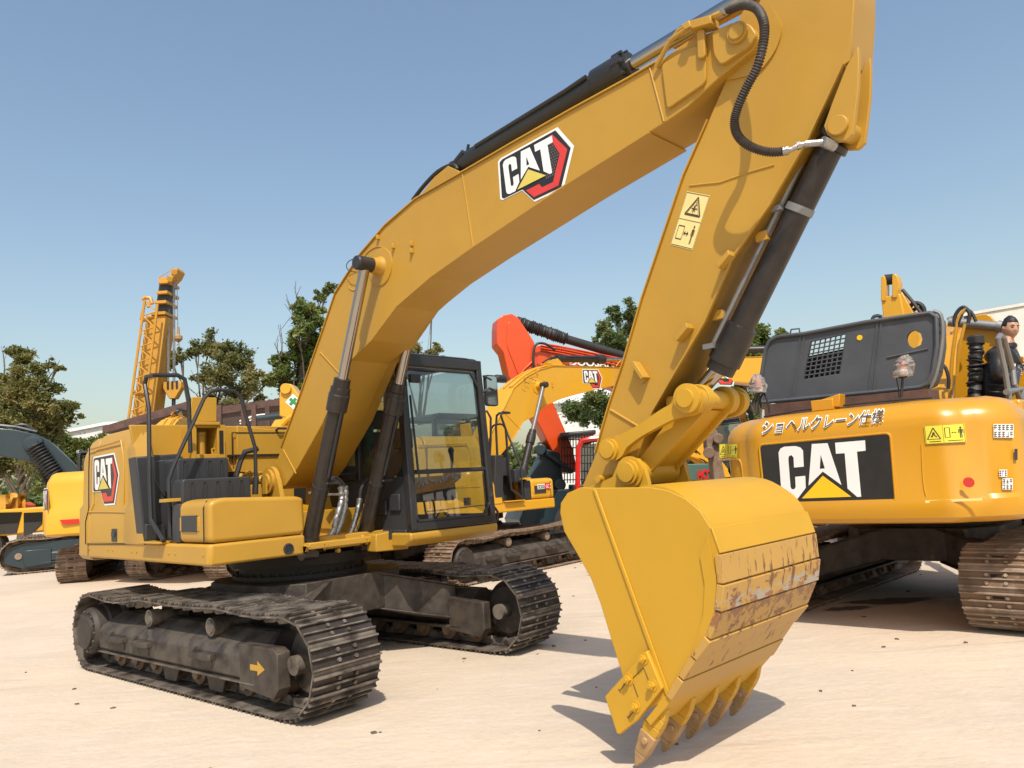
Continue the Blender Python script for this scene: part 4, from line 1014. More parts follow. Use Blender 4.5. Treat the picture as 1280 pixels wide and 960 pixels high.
# boom-side rubber seam by the cab
# ---------------------------------------------------------------- cab
cabr = MB()
cx = 1.345; Pc = lambda a, b, x=cx: UF.X(a, b, x)
cyr = Pc(511, 662).y; cyl_ = Pc(616, 650).y; czb = Pc(512, 664).z; czt = 2.93
xr = -.35
def prof_front(z):  # windscreen plane leans back towards the top
    t = (z-czb)/(czt-czb); return 1.385-.10*t**1.3
m = MB()
def post(p, q, wx, wy, mm=None):
    (mm or m).prism([(p[0]-wx, p[1]-wy, p[2]), (p[0]+wx, p[1]-wy, p[2]), (p[0]+wx, p[1]+wy, p[2]), (p[0]-wx, p[1]+wy, p[2])], Vector(q)-Vector(p))
def frame_pts(y): return [(prof_front(z), y, z) for z in (czb, 1.6, 2.2, 2.6, 2.78)]
for y in (cyr+.035, cyl_-.035):
    F_ = [(prof_front(z)-.03, y, z) for z in (czb, 1.5, 1.9, 2.3, 2.6, 2.80)]+[(1.20, y, 2.90), (1.05, y, 2.93), (xr+.1, y, 2.93), (xr, y, 2.85), (xr, y, 1.6), (xr, y, 1.2)]
    mm = MB()
    for a, b in zip(F_[:-1], F_[1:]):
        a, b = Vector(a), Vector(b); dd = (b-a).normalized(); nn = Vector((-dd.z, 0, dd.x))*.045
        m.prism([tuple(a-nn+Vector((0, -.035, 0))), tuple(a+nn+Vector((0, -.035, 0))), tuple(a+nn+Vector((0, .035, 0))), tuple(a-nn+Vector((0, .035, 0)))], (b-a)+dd*.02)
m.box(1.33, 1.395, cyr, cyl_, czb-.01, czb+.075)            # sill of the windscreen
zz = 2.84; m.box(1.18, 1.31, cyr, cyl_, 2.80, 2.91)
zm = Pc(565, 588).z; m.box(prof_front(zm)-.05, prof_front(zm)+.0, cyr+.05, cyl_-.05, zm-.022, zm+.022)
m.box(.48, .56, cyr+.005, cyr+.07, 1.7, 2.93); m.box(xr, .55, cyr+.005, cyr+.06, 1.72, 1.80)
m.box(xr, 1.3, cyl_-.07, cyl_, 1.18, 1.30)
cab = m.build('cab_frame', 'black_paint', main, bevel=.012, seg=3)
m = MB(); m.pxz(round_poly([(xr+.02, 2.93), (1.12, 2.93), (1.17, 2.95), (1.05, 2.985), (xr+.1, 2.99)], .02), cyr+.01, cyl_-.01); m.box(.9, .96, cyl_-.25, cyl_-.2, 2.98, 3.01); m.build('roof', 'black_plastic', cab, bevel=.015)
m = MB(); zs = [czb+.07, 1.5, 1.9, 2.3, 2.6, 2.8]
m.grid([[(prof_front(z)-.012, cyr+.05, z), (prof_front(z)-.012, cyl_-.05, z)] for z in zs]); m.build('windscreen', 'cab_glass', cab, recalc=False)
m = MB(); m.flat([(.56, cyr+.03, 1.3), (1.30, cyr+.03, 1.3), (1.25, cyr+.03, 2.86), (.56, cyr+.03, 2.86)]); m.flat([(xr+.05, cyr+.03, 1.8), (.48, cyr+.03, 1.8), (.48, cyr+.03, 2.86), (xr+.05, cyr+.03, 2.86)])
m.build('side_window', 'cab_glass', cab)
m = MB(); m.flat([(-.2, cyl_-.03, 1.8), (1.28, cyl_-.03, 1.3), (1.22, cyl_-.03, 2.86), (-.2, cyl_-.03, 2.86)]); m.flat([(xr+.01, cyr+.1, 1.9), (xr+.01, cyl_-.1, 1.9), (xr+.01, cyl_-.1, 2.8), (xr+.01, cyr+.1, 2.8)]); m.build('side_window', 'cab_glass', cab)
# rounded black gasket inside the windscreen opening
m = MB(); oy0, oy1 = cyr+.065, cyl_-.065
ringp = [(oy0, czb+.12), (oy0+.03, czb+.085), (oy1-.10, czb+.085), (oy1, czb+.20), (oy1, 2.62), (oy1-.10, 2.77), (oy0+.04, 2.77), (oy0, 2.72)]
m.tube([(prof_front(z)+.004, y, z) for y, z in ringp+ringp[:1]], .016, 8); m.build('gasket', 'rubber', cab)
m = MB(); wz = [(prof_front(z)+.02, y, z) for y, z in ((oy0+.05, 1.75), (oy0+.03, 2.5))]; m.tube(wz, .012, 6); m.box(1.36, 1.40, oy0, oy0+.12, 2.62, 2.70); m.build('wiper', 'rubber', cab)
# yellow cab base, lower right side panel
m = MB(); yy0 = UF.X(511, 686, 1.36).y
m.pxz(round_poly([(.62, 1.06), (1.30, 1.06), (1.40, 1.12), (1.40, czb-.015), (.62, czb-.015)], .03), yy0, cyl_+.02); m.build('cab_base', 'yellow_paint', main, bevel=.02, seg=3)
m = MB(); m.pyz(UF.yz([(470, 668), (511, 660), (511, 686), (470, 690)], 1.1), .95, 1.1); m.build('cab_corner', 'yellow_paint', main, bevel=.01)
m = MB(); m.pyz(UF.yz([(486, 663), (509, 661), (509, 672), (486, 674)], 1.103), 1.10, 1.105); m.build('grip_tape', 'black_plastic', main)
m = MB(); m.box(xr, 1.3, cyr+.02, cyr+.06, 1.2, 1.72); m.box(xr, 1.3, cyr, cyl_, 1.16, 1.22); m.box(xr, xr+.04, cyr+.02, cyl_-.02, 1.2, 1.9)
for k in range(3):
    m.box(.62+k*.22, .78+k*.22, cyr-.005, cyr+.02, 1.32+.04*k, 1.46+.05*k)
m.build('cab_side_panel', 'black_plastic', main, bevel=.01)
# interior
m = MB(); m.box(.25, .75, cyr+.3, cyl_-.25, 1.45, 1.62); m.pxz([(.12, 1.55), (.30, 1.55), (.18, 2.25), (.05, 2.25)], cyr+.32, cyl_-.27); m.pxz([(.08, 2.28), (.18, 2.28), (.14, 2.5), (.05, 2.5)], cyr+.4, cyl_-.36); seat = m.build('seat', 'seat_cloth', cab, bevel=.05, seg=3)
for yy in (cyr+.16, cyl_-.26):
    m = MB(); m.box(.35, .95, yy, yy+.13, 1.45, 1.72); m.pxz([(.88, 1.6), (1.05, 1.68), (1.03, 1.80), (.86, 1.74)], yy, yy+.14); co = m.build('console', 'black_plastic', seat, bevel=.03)
    m = MB(); m.tube([(.96, yy+.06, 1.76), (.98, yy+.06, 1.86), (.97, yy+.06, 1.97)], .02, 8, rad=lambda t, i: (.012, .016, .028)[i]); m.lathe((.97, yy+.06, 1.95), (0, 0, 1), [(0, .028), (.03, .036), (.06, .02)], 12); m.build('joystick', 'rubber', co)
m = MB()
for yy in (cyr+.38, cyr+.50): m.tube([(1.15, yy, 1.28), (1.10, yy, 1.55), (1.04, yy, 1.80)], .012, 6); m.pxz([(1.05, 1.28), (1.28, 1.31), (1.28, 1.35), (1.05, 1.33)], yy-.06, yy+.05)
m.box(.75, 1.3, cyr+.1, cyl_-.1, 1.22, 1.25); m.build('travel_pedal', 'rubber', cab, bevel=.01)
m = MB(); m.box(1.05, 1.12, cyr+.08, cyr+.28, 2.0, 2.2); m.build('monitor', 'black_plastic', cab, bevel=.01)
# green cloth left hanging inside the side window
m = MB(); rows = []
for i in range(10):
    rows.append([(.45+.05*j+.03*math.sin(i*.9+j), cyr+.12+.04*math.sin(i*1.3+j*.7), 1.32+.105*i) for j in range(5)])
m.grid(rows); m.build('sun_cloth', 'green_cloth', cab)
m = MB(); m.tube([UF.X(*q, 1.30) for q in ((604, 470), (614, 475))], .012, 6); m.tube([(1.26, cyl_-.02, 2.55), (1.30, cyl_+.10, 2.62), (1.30, cyl_+.17, 2.6)], .016, 8)
m.tube([(1.2, cyl_+.01, 2.35), (1.28, cyl_+.12, 2.3), (1.25, cyl_+.05, 1.5), (1.28, cyl_+.14, 1.3), (1.2, cyl_+.14, 1.15), (1.15, cyl_+.02, 1.2)], .013, 8, smooth=3)
ma = m.build('mirror_arm', 'black_paint', cab)
mc = UF.X(615, 488, 1.30); m = MB(); m.pyz(round_poly([(mc.y-.09, mc.z-.17), (mc.y+.09, mc.z-.17), (mc.y+.09, mc.z+.17), (mc.y-.09, mc.z+.17)], .04), 1.26, 1.30); m.build('mirror', 'black_paint', ma, bevel=.008)
mat('mirror_glass', (.55, .6, .6), .05, metal=1, var=.02)
m = MB(); m.pyz(round_poly([(mc.y-.075, mc.z-.155), (mc.y+.075, mc.z-.155), (mc.y+.075, mc.z+.155), (mc.y-.075, mc.z+.155)], .03), 1.301, 1.304); m.build('mirror_glass', 'mirror_glass', ma)
m = MB(); m.lathe(UF.X(618, 473, 1.25), (0, 1, 0), [(0, .03), (.03, .045), (.15, .045), (.17, .03)], 14); m.build('work_lamp', 'black_paint', ma)

# badge on the boom, warning label on the stick
a0 = UF.Y(629.5, 247.5, YN); a1 = UF.Y(711+7, 195, YN); av = UF.Y(626.5, 202, YN)
u_ = (UF.Y(691.6, 165, YN)-UF.Y(625.5, 201, YN))/.82
hex_logo(boom, plane_map((a0.x, YN-.001, a0.z), (a0.x+u_.x, YN-.001, a0.z+u_.z), (av.x, YN-.001, av.z), (0, -1, 0)))
p00, p10, p01 = UF.Y(838, 306, SN), UF.Y(866, 313, SN), UF.Y(859, 239, SN)
warn_label(stick, plane_map((p00.x, SN-.001, p00.z), (p10.x, SN-.001, p10.z), (p01.x, SN-.001, p01.z), (0, -1, 0)), horizontal=False)
undercarriage(main, R_(4.675))
# ------------------------------------------------------------------ the excavator on the right, seen from behind
RF = Frame(4.85, 9.15, 48)
rx = thing('excavator', RF.o, RF.a, 'orange-yellow excavator seen from behind, with a black lettered rear panel and raised black hood', 'excavator')
XR = -2.74
def rplan(back, half, rc, bow, xf):
    P = [(xf, half), (-back+rc+.15, half)]
    for i in range(9):
        a = R_(90+80*i/8); P.append((-back+rc+.10+rc*math.cos(a), half-rc+rc*math.sin(a)))
    y0 = P[-1][1]; x0 = P[-1][0]
    for i in range(1, 7): t = i/7; P.append((x0+(-back-x0)*(1-(1-t)**2), y0+(.80-y0)*t))
    P.append((-back, .78))
    return P+[(x, -y) for x, y in P[::-1]]
PR = rplan(2.74, 1.37, .42, .1, -1.9)
def loft2(m, plan_, rings, cx, hy):
    allr = []
    for z, ins in rings:
        R = []
        for x, y in plan_:
            k = max(0, min(1, (cx-x)/.3)); R.append(m.bm.verts.new((x+ins*k, y*(1-ins/hy), z)))
        allr.append(R)
    for a, b in zip(allr[:-1], allr[1:]):
        for i in range(len(a)-1): m._f([a[i], a[i+1], b[i+1], b[i]])
        m._f([a[-1], a[0], b[0], b[-1]])
    m._f(allr[0][::-1]); m._f(allr[-1])
m = MB(); loft2(m, PR, [(1.02, .12), (1.035, .05), (1.075, .012), (1.14, 0), (1.22, .0), (1.26, .02), (1.86, .02), (1.93, .028), (1.99, .055), (2.04, .10), (2.075, .16), (2.10, .26), (2.115, .42)], -2.2, 1.37)
rcw = m.build('counterweight', 'yellow_gloss', rx)
# logo panel with rim
def rq(px, py, l=0): q = RF.X(px, py, XR+.02); return Vector((XR+.02-l, q.y, q.z))
pan = [(948, 556), (1104, 541.5), (1112, 544), (1119, 627), (1115, 628), (956, 633)]
PT = [RF.X(a, b, XR+.02) for a, b in pan]
c0_, c1_, c2_, c3_ = RF.X(949, 556, XR+.02), RF.X(1113, 541, XR+.02), RF.X(1120, 628, XR+.02), RF.X(957, 634, XR+.02)
m = MB(); m.pyz(round_poly([(q.y, q.z) for q in (c0_, c1_, c2_, c3_)], .05), XR+.012, XR+.022)
m.build('rear_panel', 'black_vinyl', rcw)
m = MB(); ring = round_poly([(q.y, q.z) for q in (c0_, c1_, c2_, c3_)], .05); ring = ring+[ring[0]]
m.tube([(XR+.017, y, z) for y, z in ring], .012, 8); m.build('panel_rim', 'yellow_gloss', rcw)
mb = MB(); zz = lambda pts: [tuple(rq(940+x/6.4, 500+y/6.4, .0115)) for x, y in pts]
mb.mi = 0
mb.flat(zz([(216, 420), (232, 388), (262, 373), (350, 368), (392, 380), (412, 405), (418, 533), (340, 540), (336, 460), (318, 440), (298, 452), (295, 480), (312, 695), (322, 714), (344, 712), (353, 695), (349, 614), (430, 606), (434, 702), (368, 790), (285, 792), (252, 776), (240, 748)]))
mb.flat(zz([(668, 342), (908, 322), (913, 405), (843, 413), (877, 773), (845, 775), (768, 708), (745, 425), (675, 430)]))
A_ = [(482, 352), (608, 345), (720, 680), (570, 572), (456, 685)]; H_ = [(553, 437), (586, 547), (546, 551)]
for P in ([A_[0], A_[1], H_[0]], [A_[1], A_[2], H_[1], H_[0]], [A_[2], A_[3], H_[1]], [A_[3], H_[2], H_[1]], [A_[3], A_[4], H_[2]], [A_[4], A_[0], H_[0], H_[2]]): mb.flat(zz(P))
mb.mi = 1; mb.flat(zz([(570, 605), (798, 773), (402, 787)]))
mb.build('brand_lettering', ['white_vinyl', 'yellow_vinyl'], rcw, smooth=False, recalc=False)
# line of lettering above the panel: white outlined dark characters that follow the rounded shoulder
def top_surface(y, z):
    rings = [(1.86, .02), (1.93, .028), (1.99, .055), (2.04, .10), (2.075, .16), (2.10, .26), (2.115, .42)]
    for (z0, i0), (z1, i1) in zip(rings[:-1], rings[1:]):
        if z <= z1: return XR+i0+(i1-i0)*max(0, (z-z0))/(z1-z0)
    return XR+.42
def surf_pt(px, py, lift):
    z = 2.0
    x = XR+.03
    for _ in range(30):
        q = RF.X(px, py, x); x2 = top_surface(q.y, max(1.7, min(2.11, q.z))); x = .5*x+.5*x2
    return RF.X(px, py, x-lift)
def lettering(body, pA, pB, h):
    """white-outlined dark characters, each vertex laid on the rounded shoulder"""
    base = None
    for off, matn, lf in ((.0, 'label_ink', .020), (.055, 'white_vinyl', .006)):
        o, me, (x0, x1) = text_mesh('lettering', body, [matn], rcw, None, 1.0, off, shear=.25)
        if base is None: base = (x0, x1)
        bm = bmesh.new(); bm.from_mesh(me); bmesh.ops.triangulate(bm, faces=bm.faces)
        for _ in range(4): bmesh.ops.subdivide_edges(bm, edges=[e for e in bm.edges if e.calc_length() > .12], cuts=1); bmesh.ops.triangulate(bm, faces=bm.faces)
        for v in bm.verts:
            t = (v.co.x-base[0])/(base[1]-base[0]); v.co = surf_pt(pA[0]+(pB[0]-pA[0])*t, pA[1]+(pB[1]-pA[1])*t-v.co.y*h, lf)
        bm.to_mesh(me); bm.free()
lettering('ショヘルクレーン仕様', (953, 542), (1105, 526.5), 18.5)
# warning labels, red dot, recessed corner panels
def wall_x(y):
    P = [p for p in PR]
    for a, b in zip(P[:-1], P[1:]):
        if (a[1]-y)*(b[1]-y) <= 0 and abs(a[1]-b[1]) > 1e-6: return a[0]+(b[0]-a[0])*(y-a[1])/(b[1]-a[1])
    return XR
def wall_pt(px, py, lift):
    x = XR
    for _ in range(20):
        q = RF.X(px, py, x); x = .6*x+.4*(wall_x(max(-1.365, min(1.34, q.y)))+.02)
    return RF.X(px, py, x-lift)
def lab2(p00, p10, p01, name='warning_label'):
    f = lambda u, v, l=0: wall_pt(p00[0]+(p10[0]-p00[0])*u+(p01[0]-p00[0])*v, p00[1]+(p10[1]-p00[1])*u+(p01[1]-p00[1])*v, l+.008)
    return warn_label(rcw, f, True, name, 'label_yellow')
def lab(p00, p10, p01, x, name='warning_label'):
    a, b, c = (RF.X(*q, x) for q in (p00, p10, p01)); return warn_label(rcw, plane_map(a, b, c, (-1, 0, 0)), True, name, 'label_yellow')
lab2((1157, 555.5), (1208, 552.5), (1154.5, 532))
lab2((899, 572.5), (922, 572), (899, 555))
m = MB(); q = RF.X(1210.5, 603, XR-.004); m.flat([(XR-.004+.012, q.y+.043*math.cos(t), q.z+.043*math.sin(t)) for t in [k*math.pi/14 for k in range(28)]]); m.build('red_sticker', 'red_vinyl', rcw, smooth=False)
def groove(pts, x, r=.007, par=rcw, mt='yellow_gloss'):
    m = MB(); m.tube([wall_pt(*q, -.002) for q in pts], r, 8, smooth=3); return m.build('pressed_crease', mt, par)
groove([(1152, 556), (1154, 600), (1158, 620), (1165, 626), (1200, 626), (1238, 621)], XR+.012, .008)
groove([(898, 575), (918, 574), (926, 578), (929, 603)], XR+.20, .008)
for px in (905, 965): pass
m = MB(); a, b = RF.X(1157, 627, XR+.008), RF.X(1228, 624, XR+.02); m.prism([(XR-.001, a.y, a.z-.012), (XR-.001, a.y, a.z+.010), (XR+.012, b.y, b.z+.010), (XR+.012, b.y, b.z-.010)], (.01, 0, 0)); m.build('reflective_strip', 'label_pale', rcw)
# right-hand side body: rear door, tank, platform
m = MB(); m.pxz(round_poly([(-1.93, 1.26), (-.55, 1.26), (-.60, 1.93), (-.72, 2.06), (-1.93, 2.06)], .04), -1.325, -.9); sd = m.build('service_door', 'yellow_gloss', rx, bevel=.03, seg=3)
m = MB(); m.box(-2.0, 1.3, -1.33, -1.15, 1.05, 1.25); m.box(-2.0, 1.3, 1.15, 1.33, 1.05, 1.25); m.box(-2.2, .95, -1.2, 1.2, 1.08, 1.2); m.build('side_skirt', 'yellow_gloss', rx, bevel=.03, seg=3)
m = MB(); m.box(-2.2, -.7, -.95, 1.3, 1.2, 2.02); m.box(-.2, 1.3, .42, 1.33, 1.2, 1.4); m.build('engine_deck', 'yellow_gloss', rx, bevel=.03)
def wquad(m, x0, y0, x1, y1, l): m.flat([wall_pt(x, y, l) for x, y in ((x0, y1), (x1, y1), (x1, y0), (x0, y0))])
m = MB(); wquad(m, 1268, 561, 1272, 575, .012); m.build('door_latch', 'black_plastic', rcw)
def notice(x0, y0, x1, y1, rows, cols):
    """pale sticker with rows of dark lettering blocks"""
    m = MB(); r_ = random.Random(int(x0)); m.mi = 0
    for i in range(4): wquad(m, x0+(x1-x0)*i/4, y0, x0+(x1-x0)*(i+1)/4, y1, .006)
    m.mi = 1; cw_, ch = (x1-x0)/cols, (y1-y0)/rows
    for i in range(cols):
        for j in range(rows):
            a, b = x0+cw_*(i+.14), y0+ch*(j+.12); w_, h_ = cw_*.74, ch*.76
            for k in range(3):
                if r_.random() < .8: wquad(m, a, b+h_*k/2.4, a+w_, b+h_*(k/2.4+.15), .010)
            k = r_.random()*.5; wquad(m, a+w_*(.15+k), b, a+w_*(.33+k), b+h_, .011)
    return m.build('notice_sticker', ['white_vinyl', 'label_ink'], rcw, smooth=False, recalc=False)
notice(1242, 530, 1267, 547, 2, 5); notice(1249, 587, 1259, 596, 1, 3); notice(1253, 598, 1266, 612, 2, 3)
m = MB(); wquad(m, 1252, 623, 1258, 640, .008); m.build('warning_label', 'label_yellow', rcw, smooth=False)
m = MB(); m.pxz(round_poly([(-.5, 1.26), (.0, 1.26), (.0, 1.85), (-.08, 2.0), (-.48, 2.08)], .08), -1.34, -.55); rt_ = m.build('fuel_tank', 'hood_plastic', rx, bevel=.05, seg=4)
# black engine hood standing open: grille opening and round hole
XH = -1.75
H = lambda a, b, x=XH: RF.X(a, b, x)
hq = lambda pts, x=XH: [(H(a, b, x).y, H(a, b, x).z) for a, b in pts]
circ = [(1143+10*math.cos(R_(t)), 424+11*math.sin(R_(t))) for t in range(0, 360, 24)]
m = MB(); th_ = .05
lo = lambda x: 503-(x-951)*20/209    # lower edge of the face
m.pyz(hq([(952, 503), (950, 480), (957, 436), (962, 426), (972, 421), (1006, 417), (1036, 411.5), (1036, 422), (1013, 427), (1004, 475), (1027, 471.5), (1027, lo(1027))]), XH, XH+th_)
m.pyz(hq([(1036, 411.5), (1080, 403), (1143, 394), (1143, 413)]+[p for p in circ if p[0] < 1143 and p[1] < 424][::-1]+[(1133, 424)]+[p for p in circ if p[0] < 1143 and p[1] > 424][::-1]+[(1143, 435), (1143, lo(1143)), (1027, lo(1027)), (1027, 471.5), (1050, 468), (1058, 417), (1036, 422)]), XH, XH+th_)
m.pyz(hq([(1143, 394), (1162, 391), (1167, 396), (1168, 430), (1164, 465), (1160, 478), (1150, 484), (1143, lo(1143)), (1143, 435)]+[p for p in circ if p[0] > 1143 and p[1] > 424][::-1][0:0]+[(1151, 431), (1153, 424), (1151, 417), (1143, 413)]), XH, XH+th_)
hood2 = m.build('engine_hood', 'hood_plastic', rx)
# hood shell returning forward on its edges
edge = [(952, 503), (950, 480), (957, 436), (962, 426), (972, 421), (1006, 417), (1080, 403), (1162, 391), (1170, 396), (1171, 430), (1166, 465), (1160, 479), (1150, 484), (1093, 490), (952, 503)]
m = MB(); E_ = [H(*q) for q in edge]
rows = [[tuple(p) for p in E_], [(p.x+.04, p.y*1.0, p.z) for p in E_], [(p.x+.38, p.y, p.z) for p in E_], [(p.x+.38, p.y*.98, p.z-.01) for p in E_]]
g_ = m.grid(rows); m.build('hood_edge', 'hood_plastic', hood2, bevel=0)
m = MB(); m.tube([H(*q, XH-.012) for q in edge[:-1]]+[H(*edge[0], XH-.012)], .022, 8); 
for (a, b) in (((1006, 418), (992, 497)), ((1001, 419), (987, 497)), ((1102, 401), (1092, 488)), ((1097, 402), (1086, 489)), ((1109, 447), (1160, 436))): m.tube([H(*a, XH-.002), H(*b, XH-.002)], .012, 6)
for x in (995, 1098): m.tube([H(x-8, 419-(x-1000)*.16), H(x-6, 411-(x-1000)*.16), H(x+4, 410-(x-1000)*.16), H(x+5, 418-(x-1000)*.16)], .010, 6)
m.build('hood_rib', 'hood_plastic', hood2)
m = MB()
for i in range(8):
    t = i/7; m.tube([H(1013+(1058-1013)*t, 427-10*t, XH+.02), H(1004+46*t, 475-7*t, XH+.02)], .008, 5)
for j in range(10):
    t = j/9; m.tube([H(1013-9*t, 427+48*t, XH+.02), H(1058-8*t, 417+51*t, XH+.02)], .008, 5)
m.build('grille', 'hood_plastic', hood2)
m = MB(); m.pyz(hq([(1010, 446), (1058, 436), (1052, 472), (1002, 478)], XH+.34), XH+.30, XH+.32); m.build('filter_housing', 'slate_paint', hood2)
m = MB(); m.tube([H(*q, XH+.1) for q in ((1166, 389), (1176, 394), (1178, 420), (1173, 455), (1165, 480), (1152, 495), (1120, 503))], .02, 8, smooth=4); m.build('hood_rim', 'grey_metal', hood2)
m = MB()
for k in range(7): m.tube([H(1170, 398+k*10, XH+.3), H(1176, 405+k*10, XH+.12)], .006, 5); m.tube([H(1176, 396+k*10, XH+.12), H(1169, 405+k*10, XH+.3)], .006, 5)
m.build('side_mesh', 'shadow_net', hood2)
m = MB(); q = H(1074.5, 422, XH-.004); m.cyl((XH-.006, q.y, q.z), (XH, q.y, q.z), .028); m.build('round_sticker', 'yellow_vinyl', hood2)
m = MB(); m.pyz(hq([(955, 506), (1160, 486), (1162, 505), (956, 524)], -1.9), -1.9, -1.5); m.build('radiator_shroud', 'rust_roof', rx)
m = MB(); a = RF.X(1031, 506, -2.2); m.box(-2.28, -2.05, a.y-.11, a.y+.11, a.z-.06, a.z+.05); m.pyz([(a.y+.02, a.z+.05), (a.y-.18, a.z+.09), (a.y-.16, a.z-.04), (a.y-.02, a.z-.02)], -2.26, -2.1); m.build('hood_catch', 'yellow_gloss', rx, bevel=.008)
m = MB(); m.tube([RF.X(*q, -2.15) for q in ((955, 521), (1000, 513), (1060, 506), (1120, 500), (1165, 497))], .010, 6); m.tube([RF.X(*q, -2.15) for q in ((952, 510), (950, 500), (955, 492), (960, 505), (962, 516))], .012, 6, smooth=3); m.build('wiring', 'rubber', rx)
# bag-wrapped rear lamps on stalks
rr = random.Random(8)
for (px, py, s_, xl) in ((947.5, 481, 1., -2.2), (1127, 460, 1., -2.15)):
    c = RF.X(px, py, xl); b_ = RF.X(px-.5, 518 if px < 1000 else 497, xl)
    m = MB(); m.cyl((c.x, c.y, c.z-.09), b_, .013, n=8); m.lathe((c.x, c.y, c.z-.10), (0, 0, 1), [(0, .02), (.01, .04), (.03, .04)], 14); m.tube([(c.x, c.y+.06, c.z-.07), (c.x, c.y+.05, c.z-.2), (b_.x, b_.y+.02, b_.z)], .005, 5); lp = m.build('rear_lamp', 'black_paint', rx)
    m = MB(); m.lathe((c.x, c.y, c.z-.08), (0, 0, 1), [(0, .05), (.05, .05), (.06, .045)], 14); m.build('lamp_base', 'plastic_bag', lp)
    m = MB(); m.lathe((c.x, c.y, c.z-.02), (0, 0, 1), [(0, .045), (.07, .04), (.09, .02)], 14); m.build('lens', 'beacon_orange', lp)
    m = MB(); rows = []
    for i in range(12):
        t = i/11; r0 = .068*math.sin(math.pi*min(1, .28+t*.72))**.6+.012; rows.append([(c.x+(r0+rr.uniform(-.018, .018))*math.cos(2*math.pi*k/18), c.y+(r0*1.1+rr.uniform(-.02, .02))*math.sin(2*math.pi*k/18)-(.05*t if px > 1000 else 0), c.z-.09+.21*t) for k in range(18)])
    for r_ in rows: r_.append(r_[0])
    m.grid(rows); m.build('plastic_bag', 'clear_bag', lp)
undercarriage(rx, R_(-4), mt='track_rusty', x0=-.05, arrow=False)
# cab on its far left side, mostly hidden
m = MB(); m.box(.05, 1.5, .42, 1.33, 1.4, 1.95)
for x, y in ((.05, .45), (1.45, .45), (.05, 1.3), (1.45, 1.3), (.6, 1.3)): m.box(x-.04, x+.04, y-.04, y+.04, 1.9, 2.85)
m.box(0, 1.5, .4, 1.35, 2.82, 2.95); c_ = m.build('cab_frame', 'black_paint', rx, bevel=.02)
m = MB(); m.flat([(1.45, .45, 1.95), (1.45, 1.3, 1.95), (1.45, 1.3, 2.82), (1.45, .45, 2.82)]); m.flat([(.05, .45, 1.95), (.05, 1.3, 1.95), (.05, 1.3, 2.82), (.05, .45, 2.82)]); m.build('side_window', 'cab_glass', c_)
# handrail on the platform beside the person
HY = -1.12
m = MB()
m.tube([RF.Y(*q, HY) for q in ((1262, 500), (1256, 462), (1247, 424), (1250, 419), (1255, 423), (1266, 462))], .0, 8, rad=lambda t, i: .026)
m.tube([RF.Y(*q, HY) for q in ((1258, 490), (1276, 486), (1279, 505))], .03, 8); m.tube([RF.Y(*q, HY) for q in ((1275, 500), (1268, 480), (1266, 462))], .026, 8)
m.build('handrail', 'grey_metal', rx)
m = MB(); q = RF.Y(1262, 497, -1.0); m.box(-.02, .75, -1.33, -.5, 1.24, 1.29); m.build('walkway', 'yellow_gloss', rx, bevel=.01)

# ------------------------------------------------------------------ shared arm parts copied onto the other excavators
ARM = [o for o in main.children if o.name.split('.')[0] in ('boom', 'stick', 'bucket', 'stick_cylinder', 'bucket_cylinder', 'lift_cylinder', 'side_link', 'link_pin', 'power_link', 'pipe_clamp', 'corrugated_hose')]
def swing(o, ang, px, pz):
    """turn an arm part about the axis (px, pz) across the machine"""
    c, s_ = math.cos(ang), math.sin(ang)
    o.data = o.data.copy()
    def rot(ob):
        ob.data = ob.data.copy()
        for v in ob.data.vertices:
            x, z = v.co.x-px, v.co.z-pz; v.co.x = px+c*x-s_*z; v.co.z = pz+s_*x+c*z
        for ch in ob.children: rot(ch)
    rot(o)
split_parts(main, {'hose_bracket', 'side_cutter', 'flank_bracket', 'cutting_lip', 'screw', 'cylinder_lug', 'wear_strip', 'cylinder_bracket', 'weld_seam', 'clamp_band', 'side_window', 'valve_block', 'travel_pedal', 'hydraulic_pipe'})
DOWN = R_(-11); pvx, pvz = UF.Y(926, 44, YN).x, UF.Y(926, 44, YN).z
npx = ft.x+math.cos(DOWN)*(pvx-ft.x)-math.sin(DOWN)*(pvz-ft.z); npz = ft.z+math.sin(DOWN)*(pvx-ft.x)+math.cos(DOWN)*(pvz-ft.z)
for o in ARM:
    c = copy_part(o, rx); remat(c, {'yellow_paint': 'yellow_gloss', 'bucket_paint': 'yellow_gloss', 'worn_paint': 'yellow_gloss'})
    swing(c, DOWN, ft.x, ft.z)
    if o.name.split('.')[0] in ('stick', 'bucket', 'bucket_cylinder', 'side_link', 'link_pin', 'power_link', 'corrugated_hose'): swing(c, R_(66), npx, npz)
# extra pipework, hoses and the gaitered lift cylinder seen beside the black hood
m = MB(); BX = .2
bp_ = lambda a, b, x=BX: RF.X(a, b, x)
m.tube([bp_(*q) for q in ((1187, 500), (1190, 450), (1194, 420), (1198, 398), (1208, 385))], .022, 8, smooth=3)
m.tube([bp_(*q) for q in ((1196, 470), (1200, 430), (1206, 405))], .018, 8)
m.build('steel_pipe', 'yellow_gloss', rx)
m = MB(); m.tube([bp_(*q) for q in ((1194, 408), (1193, 398), (1198, 388), (1205, 384), (1212, 392), (1210, 404))], .022, 8, smooth=4); m.tube([bp_(*q) for q in ((1194, 415), (1200, 398), (1206, 388), (1214, 390), (1220, 402))], .018, 8, smooth=4)
m.tube([bp_(*q, .0) for q in ((1176, 455), (1182, 460), (1186, 475), (1185, 486))], .02, 8, smooth=3); m.build('hydraulic_hose', 'rubber', rx)
m = MB(); t0, t1 = bp_(1219, 500, -.1), bp_(1220, 428, -.1); N_ = 40; rr2 = random.Random(2)
